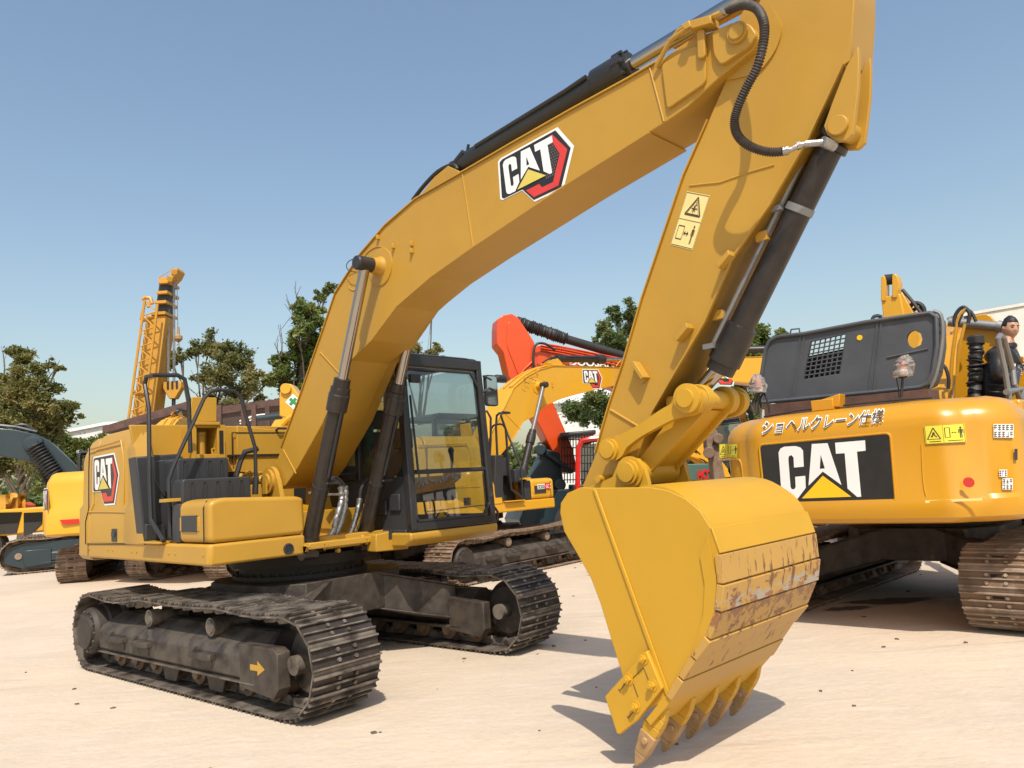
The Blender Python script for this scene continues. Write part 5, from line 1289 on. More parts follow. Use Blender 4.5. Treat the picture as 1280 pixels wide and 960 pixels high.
m.tube([t0.lerp(t1, i/N_)+Vector((rr2.uniform(-.006, .006), rr2.uniform(-.008, .008), 0)) for i in range(N_+1)], .08, 14, rad=lambda t, i: .062+.022*(i % 3 == 0)+.010*((i*7) % 5 > 2)+(-.0))
gb = m.build('cylinder_gaiter', 'rubber', rx, ang=80)
m = MB(); m.lathe(t1-Vector((0, 0, .02)), (0, 0, 1), [(0, .085), (.08, .088), (.10, .07)], 16); m.lathe(t0-Vector((0, 0, .3)), (0, 0, 1), [(0, .08), (.33, .08), (.34, .05)], 20); m.build('gaiter_collar', 'black_paint', gb)
for q in (t1,):
    m = MB(); m.pyz(round_poly(RF.yz([(1192, 505), (1196, 430), (1212, 395), (1235, 392), (1262, 420), (1283, 470), (1285, 505)], .45), .04), .45, .5); m.build('boom_side_plate', 'yellow_gloss', rx, bevel=.01)
m = MB(); a, b_ = RF.X(1222, 402, .42), RF.X(1249, 408, .42); m.cyl(a+Vector((0, .3, .05)), b_, .055, n=20); m.lathe(b_, (b_-a), [(-.02, .07), (.05, .07)], 20); m.build('cross_tube', 'grey_metal', rx)
# ------------------------------------------------------------------ the other excavators of the yard: the same kind of machine, copied part by part
NEW = {'yellow_paint': 'yellow_new', 'bucket_paint': 'yellow_new', 'worn_paint': 'yellow_new'}
def clone(loc, hd, label, mp, skip=(), arm_rot=None, track='track_rusty', group='excavators parked behind the two front machines'):
    t = thing('excavator', (loc[0], loc[1], 0), R_(hd), label, 'excavator', group)
    mp = dict(mp); mp['track_steel'] = track
    cache = {}
    def rec(o, parent):
        c = o.copy(); COL.objects.link(c); c.parent = parent
        if 'label' in c and parent is t: del c['label']
        if o.type == 'MESH' and any(m_.name in mp for m_ in o.data.materials):
            c.data = o.data.copy()
            for i, m_ in enumerate(c.data.materials):
                if m_.name in mp: c.data.materials[i] = M[mp[m_.name]]
        for ch in o.children:
            if ch.name.split('.')[0] not in skip: rec(ch, c)
    for o in main.children:
        if o.name.split('.')[0] in skip: continue
        rec(o, t)
    return t
# yellow one directly behind, seen past the cab, facing right
BF_ = Frame(-1.0, 14.5, 46)
mB = clone((-1.0, 14.5), 46, 'yellow excavator behind the front machine\'s cab, lettered boom reaching right behind the stick', NEW, skip=('sun_cloth',))
for o in list(mB.children):
    if o.name.startswith('service_door'):
        for ch in list(o.children):
            if ch.name.startswith('brand_decal'): bpy.data.objects.remove(ch)
# model plate on its tool box
m = MB(); a = Vector((.55, -1.382, 1.50)); 
m.mi = 0; m.flat([(.50, -1.383, 1.43), (.86, -1.383, 1.43), (.86, -1.383, 1.52), (.50, -1.383, 1.52)])
m.mi = 1; m.flat([(.68, -1.385, 1.43), (.80, -1.385, 1.41), (.86, -1.385, 1.46), (.84, -1.385, 1.53), (.70, -1.385, 1.53)])
pl = m.build('number_plate', ['white_vinyl', 'red_vinyl'], mB, smooth=False, recalc=False)
for body, x0, x1, mt_ in (('320', .50, .69, 'label_ink'), ('GC', .71, .82, 'white_vinyl')):
    o, me, (a0_, a1_) = text_mesh('lettering', body, [mt_], pl, None, 1.0, .02)
    for v in me.vertices: v.co = Vector((x0+.01+(x1-x0-.02)*(v.co.x-a0_)/(a1_-a0_), -1.388, 1.445+v.co.y*.085))
# behind on the left, rear towards the camera
mH = clone((-9.2, 19.0), 100, 'yellow excavator at left seen from behind, red reflector on its rounded rear', NEW)
m = MB(); m.flat([(-2.79, .62, 1.36), (-2.79, .94, 1.36), (-2.75, .98, 1.45), (-2.79, .66, 1.45)])
m.bm.free(); m = MB(); m.prism([(-2.76, .50, 1.30), (-2.76, .86, 1.30), (-2.76, .92, 1.39), (-2.76, .56, 1.39)], (-.03, 0, 0)); m.build('reflector', 'tail_red', mH)
hex_logo(mH, plane_map((-2.26, 1.43, 1.62), (-2.72, 1.16, 1.62), (-2.26, 1.43, 2.04), (-.4, .9, 0)), lift=.006, fine=False)
m = MB(); P = [(-1.0, y_, z_) for y_, z_ in ((1.386, 1.25), (1.386, 2.2), (1.2, 2.4))]
m.box(-2.0, .6, 1.0, 1.40, 1.24, 2.3); m.build('service_door', 'yellow_new', mH, bevel=.05)
# slate-grey one further left whose boom points left
SL = {'yellow_paint': 'slate_paint', 'bucket_paint': 'slate_paint', 'worn_paint': 'slate_paint', 'under_paint': 'slate_paint'}
ARMN = ('boom', 'stick', 'bucket', 'stick_cylinder', 'bucket_cylinder', 'lift_cylinder', 'side_link', 'link_pin', 'power_link', 'pipe_clamp', 'corrugated_hose')
SF_ = Frame(-11.9, 22.6, 203)
mS = clone((-11.9, 22.6), 203, 'slate-blue excavator at far left, dark boom arching out of the picture', SL, skip=ARMN+('brand_decal', 'cab_frame', 'cab_side_panel', 'cab_base', 'sun_cloth', 'handrail', 'hood', 'filler_box', 'deck', 'side_skirt', 'tool_box', 'black_box', 'step_riser', 'step_tread', 'stair_panel', 'service_door', 'dark_bay', 'valve_block', 'hydraulic_hose', 'floor_plate', 'cab_corner', 'grip_tape', 'front_beam'))
mS.scale = (1.2, 1.2, 1.2)
SK = 1/1.2
sxz = lambda pts, y=.3: [(a*SK, b*SK) for a, b in SF_.xz(pts, y)]
m = MB(); m.pxz(sxz([(-60, 545), (0, 535), (20, 537), (46, 543), (58, 549), (69, 558), (85, 573), (101, 590), (118, 612), (112, 622), (90, 612), (75, 603), (62, 594), (52, 585), (34, 576), (0, 570), (-60, 574)]), -.3*SK, .3*SK)
sb_ = m.build('boom', 'slate_paint', mS, bevel=.02)
SP = lambda a, b, y=.3: SF_.Y(a, b, y)*SK
m = MB(); m.tube([SP(a, b-2, .1) for a, b in ((-40, 540), (0, 534), (20, 536), (46, 542))], .04, 6); m.tube([SP(*q, .1) for q in ((16, 536), (24, 531), (34, 532), (42, 539))], .03, 6, smooth=3); m.build('hydraulic_pipe', 'slate_paint', sb_)
q = SP(42, 555, .3); m = MB(); m.lathe(q, (0, 1, 0), [(0, .22), (.08, .2), (.09, .12), (.25, .12)], 20); m.build('pin_boss', 'slate_paint', sb_)
m = MB(); p0, p1 = SP(42, 556, .45), SP(74, 600, .45); m.tube([p0.lerp(p1, i/52) for i in range(53)], .1, 10, rad=lambda t, i: .13 if i % 4 < 2 else .20); m.build('cylinder_gaiter', 'rubber', mS, ang=80)
m = MB(); p0, p1 = SP(50, 570, -.5), SP(66, 606, -.5); m.tube([p0.lerp(p1, i/52) for i in range(53)], .1, 10, rad=lambda t, i: .13 if i % 4 < 2 else .20); m.build('cylinder_gaiter', 'rubber', mS, ang=80)
m = MB(); m.pxz(round_poly([(-1.7, .12), (1.6, .10), (2.0, .25), (2.0, .55), (1.6, .66), (-1.7, .66)], .1), 1.45, 1.47); m.build('guard_plate', 'slate_paint', mS)
# one whose boom shows between the stick and the black hood
mE = clone((8.6, 16.6), 172, 'yellow excavator mostly hidden, lettered boom visible between the stick and the black hood', NEW)
bo = [o for o in mE.children if o.name.split('.')[0] == 'boom'][0]
q0 = Vector((BT[0][0], 0, BT[0][1]))
hex_logo(bo, plane_map((4.25, YF+.012, 3.62), (3.62, YF+.012, 3.55), (4.25, YF+.012, 3.93), (0, 1, 0)), lift=.003, fine=False)
# one whose stick end stands up above the black hood
mG = clone((9.75, 16.0), 228, 'yellow excavator behind the black hood, only its upright stick end with two lugs showing', NEW, skip=('boom', 'stick', 'bucket', 'stick_cylinder', 'bucket_cylinder', 'lift_cylinder', 'side_link', 'link_pin', 'power_link', 'pipe_clamp', 'corrugated_hose'))
GF = Frame(9.75, 16.0, 228); gl = at(1115, 360, 12.6); gx = (gl-GF.o).dot(GF.ex)
gX = lambda a, b, d=0: GF.X(a, b, gx-d)
m = MB()
f4 = [(1101, 372), (1125, 367), (1130, 392), (1136, 520), (1108, 520), (1104, 398)]
m.prism([tuple(gX(*q)) for q in f4], (-.45, 0, 0))
gs = m.build('stick', 'yellow_new', mG, bevel=.015)
m = MB(); m.prism([tuple(gX(*q, .05)) for q in ((1125, 367), (1128, 366), (1142, 392), (1150, 420), (1150, 520), (1132, 520), (1130, 392))], (-.5, 0, 0)); m.build('side_plate', 'yellow_new', gs, bevel=.01)
for pts in ([(1101, 346), (1105, 344), (1107, 350), (1107, 376), (1101, 376)], [(1115, 344), (1118, 342), (1121, 344), (1124, 354), (1121, 372), (1115, 372)]):
    m = MB(); m.prism([tuple(gX(*q, -.03)) for q in pts], (-.22, 0, 0)); m.build('lug', 'yellow_new', gs, bevel=.01)
m = MB(); a_, b_ = gX(1106, 350, .1), gX(1116, 349, .1); m.cyl(a_, b_, .09, n=18); m.build('roller', 'rubber', gs)
m = MB(); m.tube([gX(*q, .1) for q in ((1128, 362), (1140, 376), (1152, 392), (1160, 410))], .03, 6); m.tube([gX(*q, .15) for q in ((1137, 384), (1142, 379), (1150, 380), (1155, 386), (1155, 396))], .035, 8, smooth=3); m.tube([gX(*q, .2) for q in ((1140, 390), (1146, 385), (1154, 388), (1156, 400))], .03, 8, smooth=3); m.build('hydraulic_hose', 'rubber', gs)
m = MB(); m.tube([gX(*q, .1) for q in ((1090, 402), (1092, 396), (1099, 395), (1103, 400))], .03, 8, smooth=3); m.build('hydraulic_hose', 'rubber', gs)
# machine behind with the safety-cross sticker
mK = clone((-6.3, 17.6), 60, 'x', NEW)
kp = at(365, 500, 13.0)
m = MB(); K = Frame(kp.x, kp.y, 0)
# orange one: boom to the upper left, stick folded down
OR = {'yellow_paint': 'orange_paint', 'bucket_paint': 'orange_paint', 'worn_paint': 'orange_paint', 'yellow_new': 'orange_paint'}
OF = Frame(4.9, 19.4, 0)
ot = clone((4.9, 19.4), 196, 'orange excavator in the middle distance, boom rising left to a folded upright stick', OR, skip=('boom', 'stick', 'bucket', 'stick_cylinder', 'bucket_cylinder', 'lift_cylinder', 'side_link', 'link_pin', 'power_link', 'pipe_clamp', 'corrugated_hose', 'brand_decal'))
for o in list(ot.children):
    for ch in list(o.children):
        if ch.name.startswith('brand_decal'): bpy.data.objects.remove(ch)
OT = Frame(4.9, 19.4, 196); OY = .12; OY2 = -.30
def oxz(pts, y=OY): return OT.xz(pts, y)
m = MB(); m.pxz(oxz([(905, 560), (880, 540), (860, 478), (800, 452), (760, 444), (720, 438), (690, 432), (672, 432), (663, 440), (666, 452), (684, 462), (720, 468), (770, 486), (820, 520), (860, 575), (890, 600)]), OY2, OY)
ob = m.build('boom', 'orange_paint', ot, bevel=.01)
m = MB()
for k in range(4): m.tube([OT.Y(x, y-3+k*3, OY+.03) for x, y in ((676, 432), (700, 436), (740, 444), (800, 456), (840, 470))], .02, 6)
m.build('hydraulic_pipe', 'orange_paint', ob)
# dark name patch with lettering
pq = lambda a, b, l: OT.Y(a, b, OY+l)
m = MB(); m.flat([pq(722, 457, .006), pq(784, 462, .006), pq(774, 450, .006), pq(740, 443, .006)]); pt_ = m.build('name_patch', 'black_vinyl', ob, smooth=False)
o, me, (a0_, a1_) = text_mesh('lettering', 'DOOSAN', ['white_vinyl'], pt_, None, 1.0, .03)
for v in me.vertices:
    t = (v.co.x-a0_)/(a1_-a0_); v.co = OT.Y(712+56*t, 456+3*t-v.co.y*11, OY+.012)
so = [(621, 410), (622, 399), (628, 394), (640, 392), (648, 397), (662, 418), (668, 428), (672, 460), (690, 500), (716, 560), (722, 588), (714, 592), (704, 590), (668, 520), (646, 490), (636, 470), (629, 440), (621, 430)]
m = MB(); m.pxz(oxz(so, OY+.05), OY2-.05, OY+.05); osx = m.build('stick', 'orange_paint', ot, bevel=.02)
m = MB(); m.pxz(round_poly(oxz([(634, 402), (648, 404), (664, 430), (664, 478), (648, 470), (633, 432)], OY+.05), .1), OY+.04, OY+.075); m.tube([OT.Y(*q, OY+.09) for q in ((640, 488), (655, 462), (668, 450))], .03, 6); m.build('raised_plate', 'orange_paint', osx, bevel=.01)
m = MB(); A0, A1, A2 = OT.Y(645, 402, -.09), OT.Y(708, 424, -.09), OT.Y(790, 448, -.09); rr = random.Random(4)
m.tube([A0.lerp(A1, i/50) for i in range(51)], .1, 12, rad=lambda t, i: .13+.03*(i % 2)+rr.uniform(-.015, .015)); m.cyl(A1, A2, .11, n=16); m.build('stick_cylinder', 'rubber', ot, ang=80)
m = MB(); m.tube([OT.Y(*q, OY+.16) for q in ((672, 468), (667, 455), (667, 440), (671, 430), (682, 430), (694, 438))], .03, 8, smooth=4); m.tube([OT.Y(*q, OY+.12) for q in ((681, 462), (690, 448), (700, 446), (716, 447))], .02, 8, smooth=3); m.build('hydraulic_hose', 'rubber', ot)
m = MB(); m.pxz(oxz([(660, 618), (690, 612), (740, 610), (735, 660), (700, 690), (660, 690), (648, 650)], .5), -.75, .6); m.pxz(oxz([(655, 612), (680, 560), (700, 566), (706, 612)], .2), -.1, .2)
m.cyl(OT.Y(683, 566, .3), OT.Y(716, 590, .3), .06); m.cyl(OT.Y(676, 562, .3), OT.Y(676, 562, -.4), .14); m.cyl(OT.Y(700, 606, .3), OT.Y(700, 606, -.4), .14); m.build('bucket', 'slate_paint', ot, bevel=.03)
m = MB(); m.cyl(OT.Y(862, 575, .3), OT.Y(800, 470, .3), .10, n=14); m.build('lift_cylinder', 'black_paint', ot)

# green cross sticker on a stub of boom behind the engine cover
stub = thing('loading_arm', (kp.x, kp.y, 0), 0, 'yellow arm end with a green cross sticker, behind the front machine\'s engine cover', 'arm')
KX = lambda a, b, y=0: K.Y(a, b, y)
m = MB(); m.pxz(K.xz([(349, 520), (349, 492), (352, 484), (358, 479), (364, 480), (372, 492), (384, 500), (390, 512), (384, 520), (362, 524)], 0), 0, .35); so_ = m.build('arm_plate', 'yellow_new', stub, bevel=.02)
m = MB(); m.lathe(KX(358, 486), (0, -1, 0), [(0, .09), (.06, .09)], 18); m.build('pin_boss', 'yellow_new', stub)
m = MB(); m.tube([KX(*q, -.1) for q in ((352, 532), (360, 524), (372, 517), (384, 512))], .05, 8, smooth=4); m.tube([KX(*q, -.05) for q in ((358, 533), (366, 526), (376, 521), (388, 516))], .04, 8, smooth=4); m.build('steel_pipe', 'yellow_new', stub)
m = MB(); c_ = KX(366.5, 502, 0); h_ = .135; m.mi = 0; m.flat([(c_.x-h_, -.006, c_.z), (c_.x, -.006, c_.z-h_), (c_.x+h_, -.006, c_.z), (c_.x, -.006, c_.z+h_)]); m.mi = 1
for s in (1, -1):
    r_ = .075; w_ = .026; a = R_(45*s); d = Vector((math.cos(a), math.sin(a))); p_ = Vector((-d.y, d.x)); m.flat([(c_.x+q.x, -.010-.001*s, c_.z+q.y) for q in (d*r_+p_*w_, -d*r_+p_*w_, -d*r_-p_*w_, d*r_-p_*w_)])
m.build('cross_sticker', ['white_vinyl', 'green_vinyl'], stub, smooth=False, recalc=False)
m = MB(); m.cyl(KX(322, 523, .2), KX(352, 520, .2), .055, n=14); m.build('cylinder_tube', 'slate_paint', stub)
del mK['label']; mK['label'] = 'yellow excavator behind the front machine\'s rear, only its lower tracks showing'

# telescopic crane truck on the left with a stowed lattice jib and hook blocks
CY = 30.0
crane = thing('mobile_crane', at(150, 640, CY).xy.to_3d(), 0, 'tall yellow telescopic crane with lattice jib and hanging hook block, low cab at left edge', 'crane')
CO = crane.location; 
def C3(px, py, dy=0): q = at(px, py, CY+dy)-CO; return q
m = MB(); A, B = C3(178, 560), C3(199, 395); A2, B2 = C3(150, 560), C3(176, 395)
def beam4(m, pa, pb, qa, qb, dep):
    m.prism([tuple(pa), tuple(pb), tuple(qb), tuple(qa)], (0, dep, 0))
beam4(m, C3(157, 570), C3(185, 570), C3(183, 394), C3(207, 394), .9)
bm1 = m.build('main_boom', 'crane_yellow', crane, bevel=.04)
m = MB(); beam4(m, C3(192, 396, .1), C3(206, 396, .1), C3(199, 352, .1), C3(211, 352, .1), .7); m.build('inner_section', 'black_plastic', bm1, bevel=.05)
m = MB()
for (px, py, w_) in ((201.5, 378, 7.5), (203.5, 366, 7), (199, 392, 9), (205, 353, 6)):
    q = C3(px, py); u = .032*w_; m.box(q.x-u, q.x+u, q.y-.1, q.y+1.0, q.z-.06, q.z+.06)
m.build('section_collar', 'crane_yellow', bm1, bevel=.01)
m = MB(); m.prism([tuple(C3(*q)) for q in ((198, 352), (198, 347), (211, 346), (216, 337), (221, 334), (222, 337), (218, 345), (211, 352))], (0, .7, 0)); m.cyl(C3(218, 340, -.05), C3(218, 340, .75), .12, n=16); m.cyl(C3(212, 349, -.05), C3(212, 349, .75), .12, n=16); m.tube([C3(199, 347), C3(210, 340), C3(217, 334)], .02, 5); m.build('boom_head', 'crane_yellow', bm1, bevel=.02)
m = MB()
Ls = [(C3(156, 556, -.5), C3(181, 375, -.5)), (C3(175, 556, -.5), C3(197, 380, -.5)), (C3(156, 556, .2), C3(181, 375, .2)), (C3(175, 556, .2), C3(197, 380, .2))]
for a, b in Ls: m.tube([a, b], .05, 6)
N_ = 18
for i in range(N_):
    t, t2 = i/N_, (i+1)/N_
    for a, b in ((0, 1), (1, 0)):
        if (i+a) % 2 == 0: m.tube([Ls[a][0].lerp(Ls[a][1], t), Ls[b][0].lerp(Ls[b][1], t2)], .026, 5); m.tube([Ls[a+2][0].lerp(Ls[a+2][1], t), Ls[b+2][0].lerp(Ls[b+2][1], t2)], .026, 5)
    m.tube([Ls[0][0].lerp(Ls[0][1], t), Ls[2][0].lerp(Ls[2][1], t2)], .026, 5)
m.tube([C3(178, 375), C3(182, 372), C3(188, 373), C3(190, 380)], .08, 6); m.tube([C3(176, 400), C3(181, 376), C3(186, 384)], .06, 6); m.tube([C3(176, 402), C3(196, 394)], .07, 6)
m.tube([C3(165, 490), C3(186, 492)], .09, 6); m.build('lattice_jib', 'crane_yellow', crane)
m = MB()
for px in (209.5, 211, 216.5, 218.5): m.tube([C3(px, 345, .4), C3(px, 478, .4)], .024, 4)
m.tube([C3(221, 338, .4), C3(222.5, 416, .4)], .016, 4); m.build('hoist_rope', 'silver', crane)
m = MB(); m.lathe(C3(223, 424, .4), (0, 0, 1), [(-.1, .08), (0, .16), (.12, .16), (.2, .06), (.5, .05)], 12); m.tube([C3(223, 427, .4), C3(224, 431, .4), C3(221, 431, .4)], .03, 6); m.build('headache_ball', 'tooth_metal', crane)
m = MB(); q = C3(215, 480, .4); m.prism([(q.x-.35, q.y, q.z+.1), (q.x+.35, q.y, q.z+.1), (q.x+.38, q.y, q.z-.15), (q.x+.12, q.y, q.z-.6), (q.x-.12, q.y, q.z-.6), (q.x-.38, q.y, q.z-.15)], (0, .35, 0)); hb = m.build('hook_block', 'crane_yellow', crane, bevel=.03)
m = MB()
for x in (-.2, -.02, .16): m.box(q.x+x, q.x+x+.08, q.y-.03, q.y+.38, q.z-.2, q.z+.12)
m.tube([(q.x, q.y+.15, q.z-.6), (q.x, q.y+.15, q.z-.9), (q.x+.1, q.y+.15, q.z-1.2), (q.x, q.y+.15, q.z-1.5), (q.x-.1, q.y+.15, q.z-1.3)], .08, 8, smooth=3); m.build('hook', 'black_paint', hb)
# carrier: low cab at the far left, deck running right behind the parked machines
m = MB(); c0 = at(-40, 640, 24)-CO; c1 = at(58, 640, 24)-CO
zt_ = at(30, 588+47, 24).z; 
cabx0, cabx1 = (at(-30, 640, 24)-CO).x, (at(56, 640, 24)-CO).x; yk = 24-CO.y
zz1 = at(55, 633, 24).z
m.prism([(cabx0, yk, .85), (cabx1, yk, .95), (cabx1, yk, zz1), (cabx0+.3, yk, zz1-.02), (cabx0, yk, zz1-.2)], (0, 2.4, 0)); m.box(cabx1, cabx1+9.5, yk+.2, yk+2.4, .9, 1.3)
cr = m.build('carrier_body', 'yellow_new', crane, bevel=.06)
for (a, b, c, d_) in (((0, 640), (25, 640), (19, 667), (0, 668)), ((29, 641), (53, 641), (51, 655), (30, 670)),):
    pass
for poly in ([(-14, 641), (27, 640), (20, 667), (-14, 669)], [(29.5, 641), (53, 640), (52.5, 654), (39, 668), (29.5, 669)]):
    m = MB(); m.prism([tuple(at(a, b, 23.97)-CO) for a, b in poly], (0, .02, 0)); m.build('cab_window', 'dark_glass', cr)
for px in (-20, 95, 115, 135):
    m = MB(); q = at(px, 700, 23.95)-CO; m.lathe((q.x, q.y+.4, .55), (0, -1, 0), [(0, .3), (.01, .55), (.38, .55), (.40, .45), (.40, .25), (.32, .2)], 24); m.build('wheel', 'rubber', crane)
m = MB(); m.prism([(cabx1+3.2, yk+.4, 1.3), (cabx1+7, yk+.4, 1.3), (cabx1+7, yk+.4, 2.4), (cabx1+4, yk+.4, 2.4)], (0, 1.8, 0)); m.build('turntable_house', 'crane_yellow', crane, bevel=.05)
# ------------------------------------------------------------------ trees
def leaf_mat(name, c0, c1, c2):
    m = bpy.data.materials.new(name); m.use_nodes = True; M[name] = m
    n = m.node_tree.nodes; L = m.node_tree.links; p = n['Principled BSDF']
    tc = n.new('ShaderNodeTexCoord'); ns = n.new('ShaderNodeTexNoise'); ns.inputs['Scale'].default_value = 1.1; ns.inputs['Detail'].default_value = 6
    L.new(tc.outputs['Object'], ns.inputs[0]); cr = n.new('ShaderNodeValToRGB'); L.new(ns.outputs[0], cr.inputs[0])
    e = cr.color_ramp.elements; e[0].position = .35; e[0].color = (*c0, 1); e[1].position = .68; e[1].color = (*c2, 1); k = e.new(.5); k.color = (*c1, 1)
    L.new(cr.outputs[0], p.inputs['Base Color']); p.inputs['Roughness'].default_value = .55
    p.inputs['Transmission Weight'].default_value = 0; p.inputs['Subsurface Weight'].default_value = 0
    tr = n.new('ShaderNodeBsdfTranslucent'); L.new(cr.outputs[0], tr.inputs[0]); mx = n.new('ShaderNodeMixShader'); mx.inputs[0].default_value = .38
    out = [x for x in n if x.type == 'OUTPUT_MATERIAL'][0]; L.new(p.outputs[0], mx.inputs[1]); L.new(tr.outputs[0], mx.inputs[2]); L.new(mx.outputs[0], out.inputs[0])
leaf_mat('leaf_green', (.075, .12, .022), (.135, .18, .038), (.23, .235, .06))
leaf_mat('leaf_olive', (.11, .13, .035), (.18, .18, .052), (.27, .225, .075))
leaf_mat('leaf_dark', (.065, .105, .028), (.11, .155, .042), (.18, .205, .06))
mat('bark', (.10, .075, .05), .9, var=.35, scale=8, bump=.5)
def leaves(name, clumps, n_per_m, leaf, matn, parent, rnd, loose=.35):
    """clumps: (centre, radius); many small leaf quads spread through each clump's volume"""
    vs = []; fs = []
    for c, r in clumps:
        n_ = int(n_per_m*r*r*13)
        subs = [(c+Vector((rnd.gauss(0, 1), rnd.gauss(0, 1), rnd.gauss(0, 1))).normalized()*r*rnd.uniform(.05, 1.2), r*rnd.uniform(.18, .42)) for _ in range(max(9, int(r*24)))]
        for _ in range(n_):
            sc, sr = rnd.choice(subs); d = Vector((rnd.gauss(0, 1), rnd.gauss(0, 1), rnd.gauss(0, .8)))*sr*.62
            p = sc+d; a = Vector((rnd.gauss(0, 1), rnd.gauss(0, 1), rnd.gauss(0, .7))).normalized(); b = a.cross(Vector((rnd.gauss(0, 1), rnd.gauss(0, 1), rnd.gauss(0, 1)))).normalized()
            s = leaf*rnd.uniform(.6, 1.35); k = len(vs)
            vs += [p-a*s, p+b*s*.45, p+a*s, p-b*s*.45]; fs.append((k, k+1, k+2, k+3))
    me = bpy.data.meshes.new(name); me.from_pydata([tuple(v) for v in vs], [], fs); me.materials.append(M[matn])
    o = bpy.data.objects.new(name, me); COL.objects.link(o); o.parent = parent; return o
def tree(px, py_base_Y, crowns, label, matn='leaf_green', seed=1, leaf=.085, dens=520, trunk_r=.16, group='trees behind the yard', twigs=()):
    """px, Y: where the trunk stands; crowns: list of photo-space (px, py, radius in px) clumps turned into real clumps at that distance"""
    Y = py_base_Y; rnd = random.Random(seed); b = at(px, 620, Y); base = Vector((b.x, Y, 0))
    t = thing('broadleaf_tree', base, 0, label, 'tree', group)
    cl = []
    for cx, cy, r in crowns:
        q = at(cx, cy, Y+rnd.uniform(-1.2, 1.2))-base; cl.append((q, r*Y/FPX))
    top = max(cl, key=lambda c: c[0].z)[0]
    m = MB(); P = [Vector((0, 0, -.1)), Vector((rnd.uniform(-.15, .15), 0, 1.5)), Vector((top.x*.3, top.y*.3, top.z*.5)), top*1.0]
    m.tube(P, trunk_r, 8, smooth=4, rad=lambda t_, i: trunk_r*max(.04, 1.0-t_*1.15)); m.build('trunk', 'bark', t)
    m = MB()
    for q, r in cl:
        z0 = max(1.2, q.z*rnd.uniform(.35, .6)); s = Vector((top.x*.3*z0/max(top.z*.5, .1), 0, z0)); mid = s.lerp(q, .5)+Vector((rnd.uniform(-.3, .3), rnd.uniform(-.3, .3), .2))
        m.tube([s, mid, q], .06, 6, smooth=3, rad=lambda t_, i: .055*(1-t_)+.012)
        for _ in range(4):
            e = q+Vector((rnd.gauss(0, 1), rnd.gauss(0, 1), rnd.gauss(0, 1))).normalized()*r*.9; m.tube([mid.lerp(q, .6), (q+e)/2+Vector((0, 0, .1)), e], .02, 5, rad=lambda t_, i: .018*(1-t_)+.005)
    for (x0, y0, x1, y1) in twigs:
        a, e = at(x0, y0, Y)-base, at(x1, y1, Y)-base; m.tube([a, a.lerp(e, .5)+Vector((.05, 0, 0)), e], .02, 5, rad=lambda t_, i: .025*(1-t_)+.008)
        for k in (.4, .6, .8): m.tube([a.lerp(e, k), a.lerp(e, k+.1)+Vector((rnd.uniform(-.4, .4), 0, .35))], .01, 4)
    m.build('branch', 'bark', t)
    leaves('crown', cl, dens, leaf, matn, t, rnd)
    return t
tree(28, 32, [(22, 438, 14), (32, 452, 14), (30, 478, 24), (48, 500, 26), (15, 505, 30), (68, 525, 20), (35, 535, 30), (84, 518, 14), (10, 550, 26), (-20, 520, 30), (60, 455, 7), (72, 462, 6), (-10, 580, 30), (60, 560, 26)], 'tall olive-green tree at the left edge, with a bare trunk below its ragged pointed crown', 'leaf_olive', 2, twigs=((5, 470, 4, 440), (55, 480, 75, 450)), trunk_r=.28)
tree(95, 38, [(80, 560, 20), (110, 562, 18), (100, 590, 24), (135, 555, 14), (60, 590, 22), (150, 565, 16)], 'low round green tree between the tall left tree and the crane', 'leaf_green', 3)
tree(175, 42, [(165, 556, 14), (190, 552, 16), (215, 545, 16)], 'small green tree just behind the crane boom, below the hook', 'leaf_dark', 4)
tree(262, 34, [(225, 448, 12), (212, 452, 9), (245, 440, 12), (262, 432, 16), (285, 442, 18), (305, 452, 18), (318, 470, 16), (280, 468, 22), (255, 470, 14), (335, 478, 9), (300, 492, 20), (285, 515, 22), (262, 505, 16), (325, 500, 14), (240, 525, 16)], 'airy olive-brown tree above the two black handrails', 'leaf_olive', 5, leaf=.08, dens=430, twigs=((262, 490, 240, 470), (250, 500, 238, 486)))
tree(365, 30, [(412, 358, 8), (402, 372, 9), (378, 385, 12), (392, 398, 16), (372, 412, 14), (395, 425, 20), (370, 440, 18), (352, 450, 16), (348, 470, 16), (380, 462, 24), (400, 480, 22), (362, 490, 18), (420, 400, 12), (430, 440, 18)], 'tallest dense green tree, directly behind the lower boom', 'leaf_green', 6, leaf=.085, twigs=((372, 395, 368, 358), (368, 405, 360, 375), (352, 445, 350, 405), (350, 450, 342, 428)))
tree(520, 30, [(545, 433, 7), (538, 440, 8), (550, 438, 5), (520, 440, 12), (505, 455, 12), (540, 388, 4)], 'sprig of a tree showing above the excavator cab', 'leaf_olive', 7, leaf=.07, dens=400, twigs=((510, 430, 548, 388),))
tree(790, 36, [(755, 410, 13), (770, 398, 12), (790, 392, 14), (800, 410, 22), (765, 425, 18), (780, 440, 20), (748, 430, 8), (820, 400, 16), (840, 430, 26), (810, 450, 24), (770, 500, 24), (720, 515, 20), (745, 512, 22), (800, 520, 20)], 'dark green tree behind the orange boom, left of the dipper stick', 'leaf_dark', 8, leaf=.085)
tree(950, 32, [(942, 418, 14), (955, 430, 16), (975, 420, 10), (960, 455, 20), (935, 445, 16), (925, 480, 18), (950, 490, 22), (905, 505, 14), (925, 520, 14)], 'yellow-green tree between the dipper stick and the black hood', 'leaf_green', 9, leaf=.085)
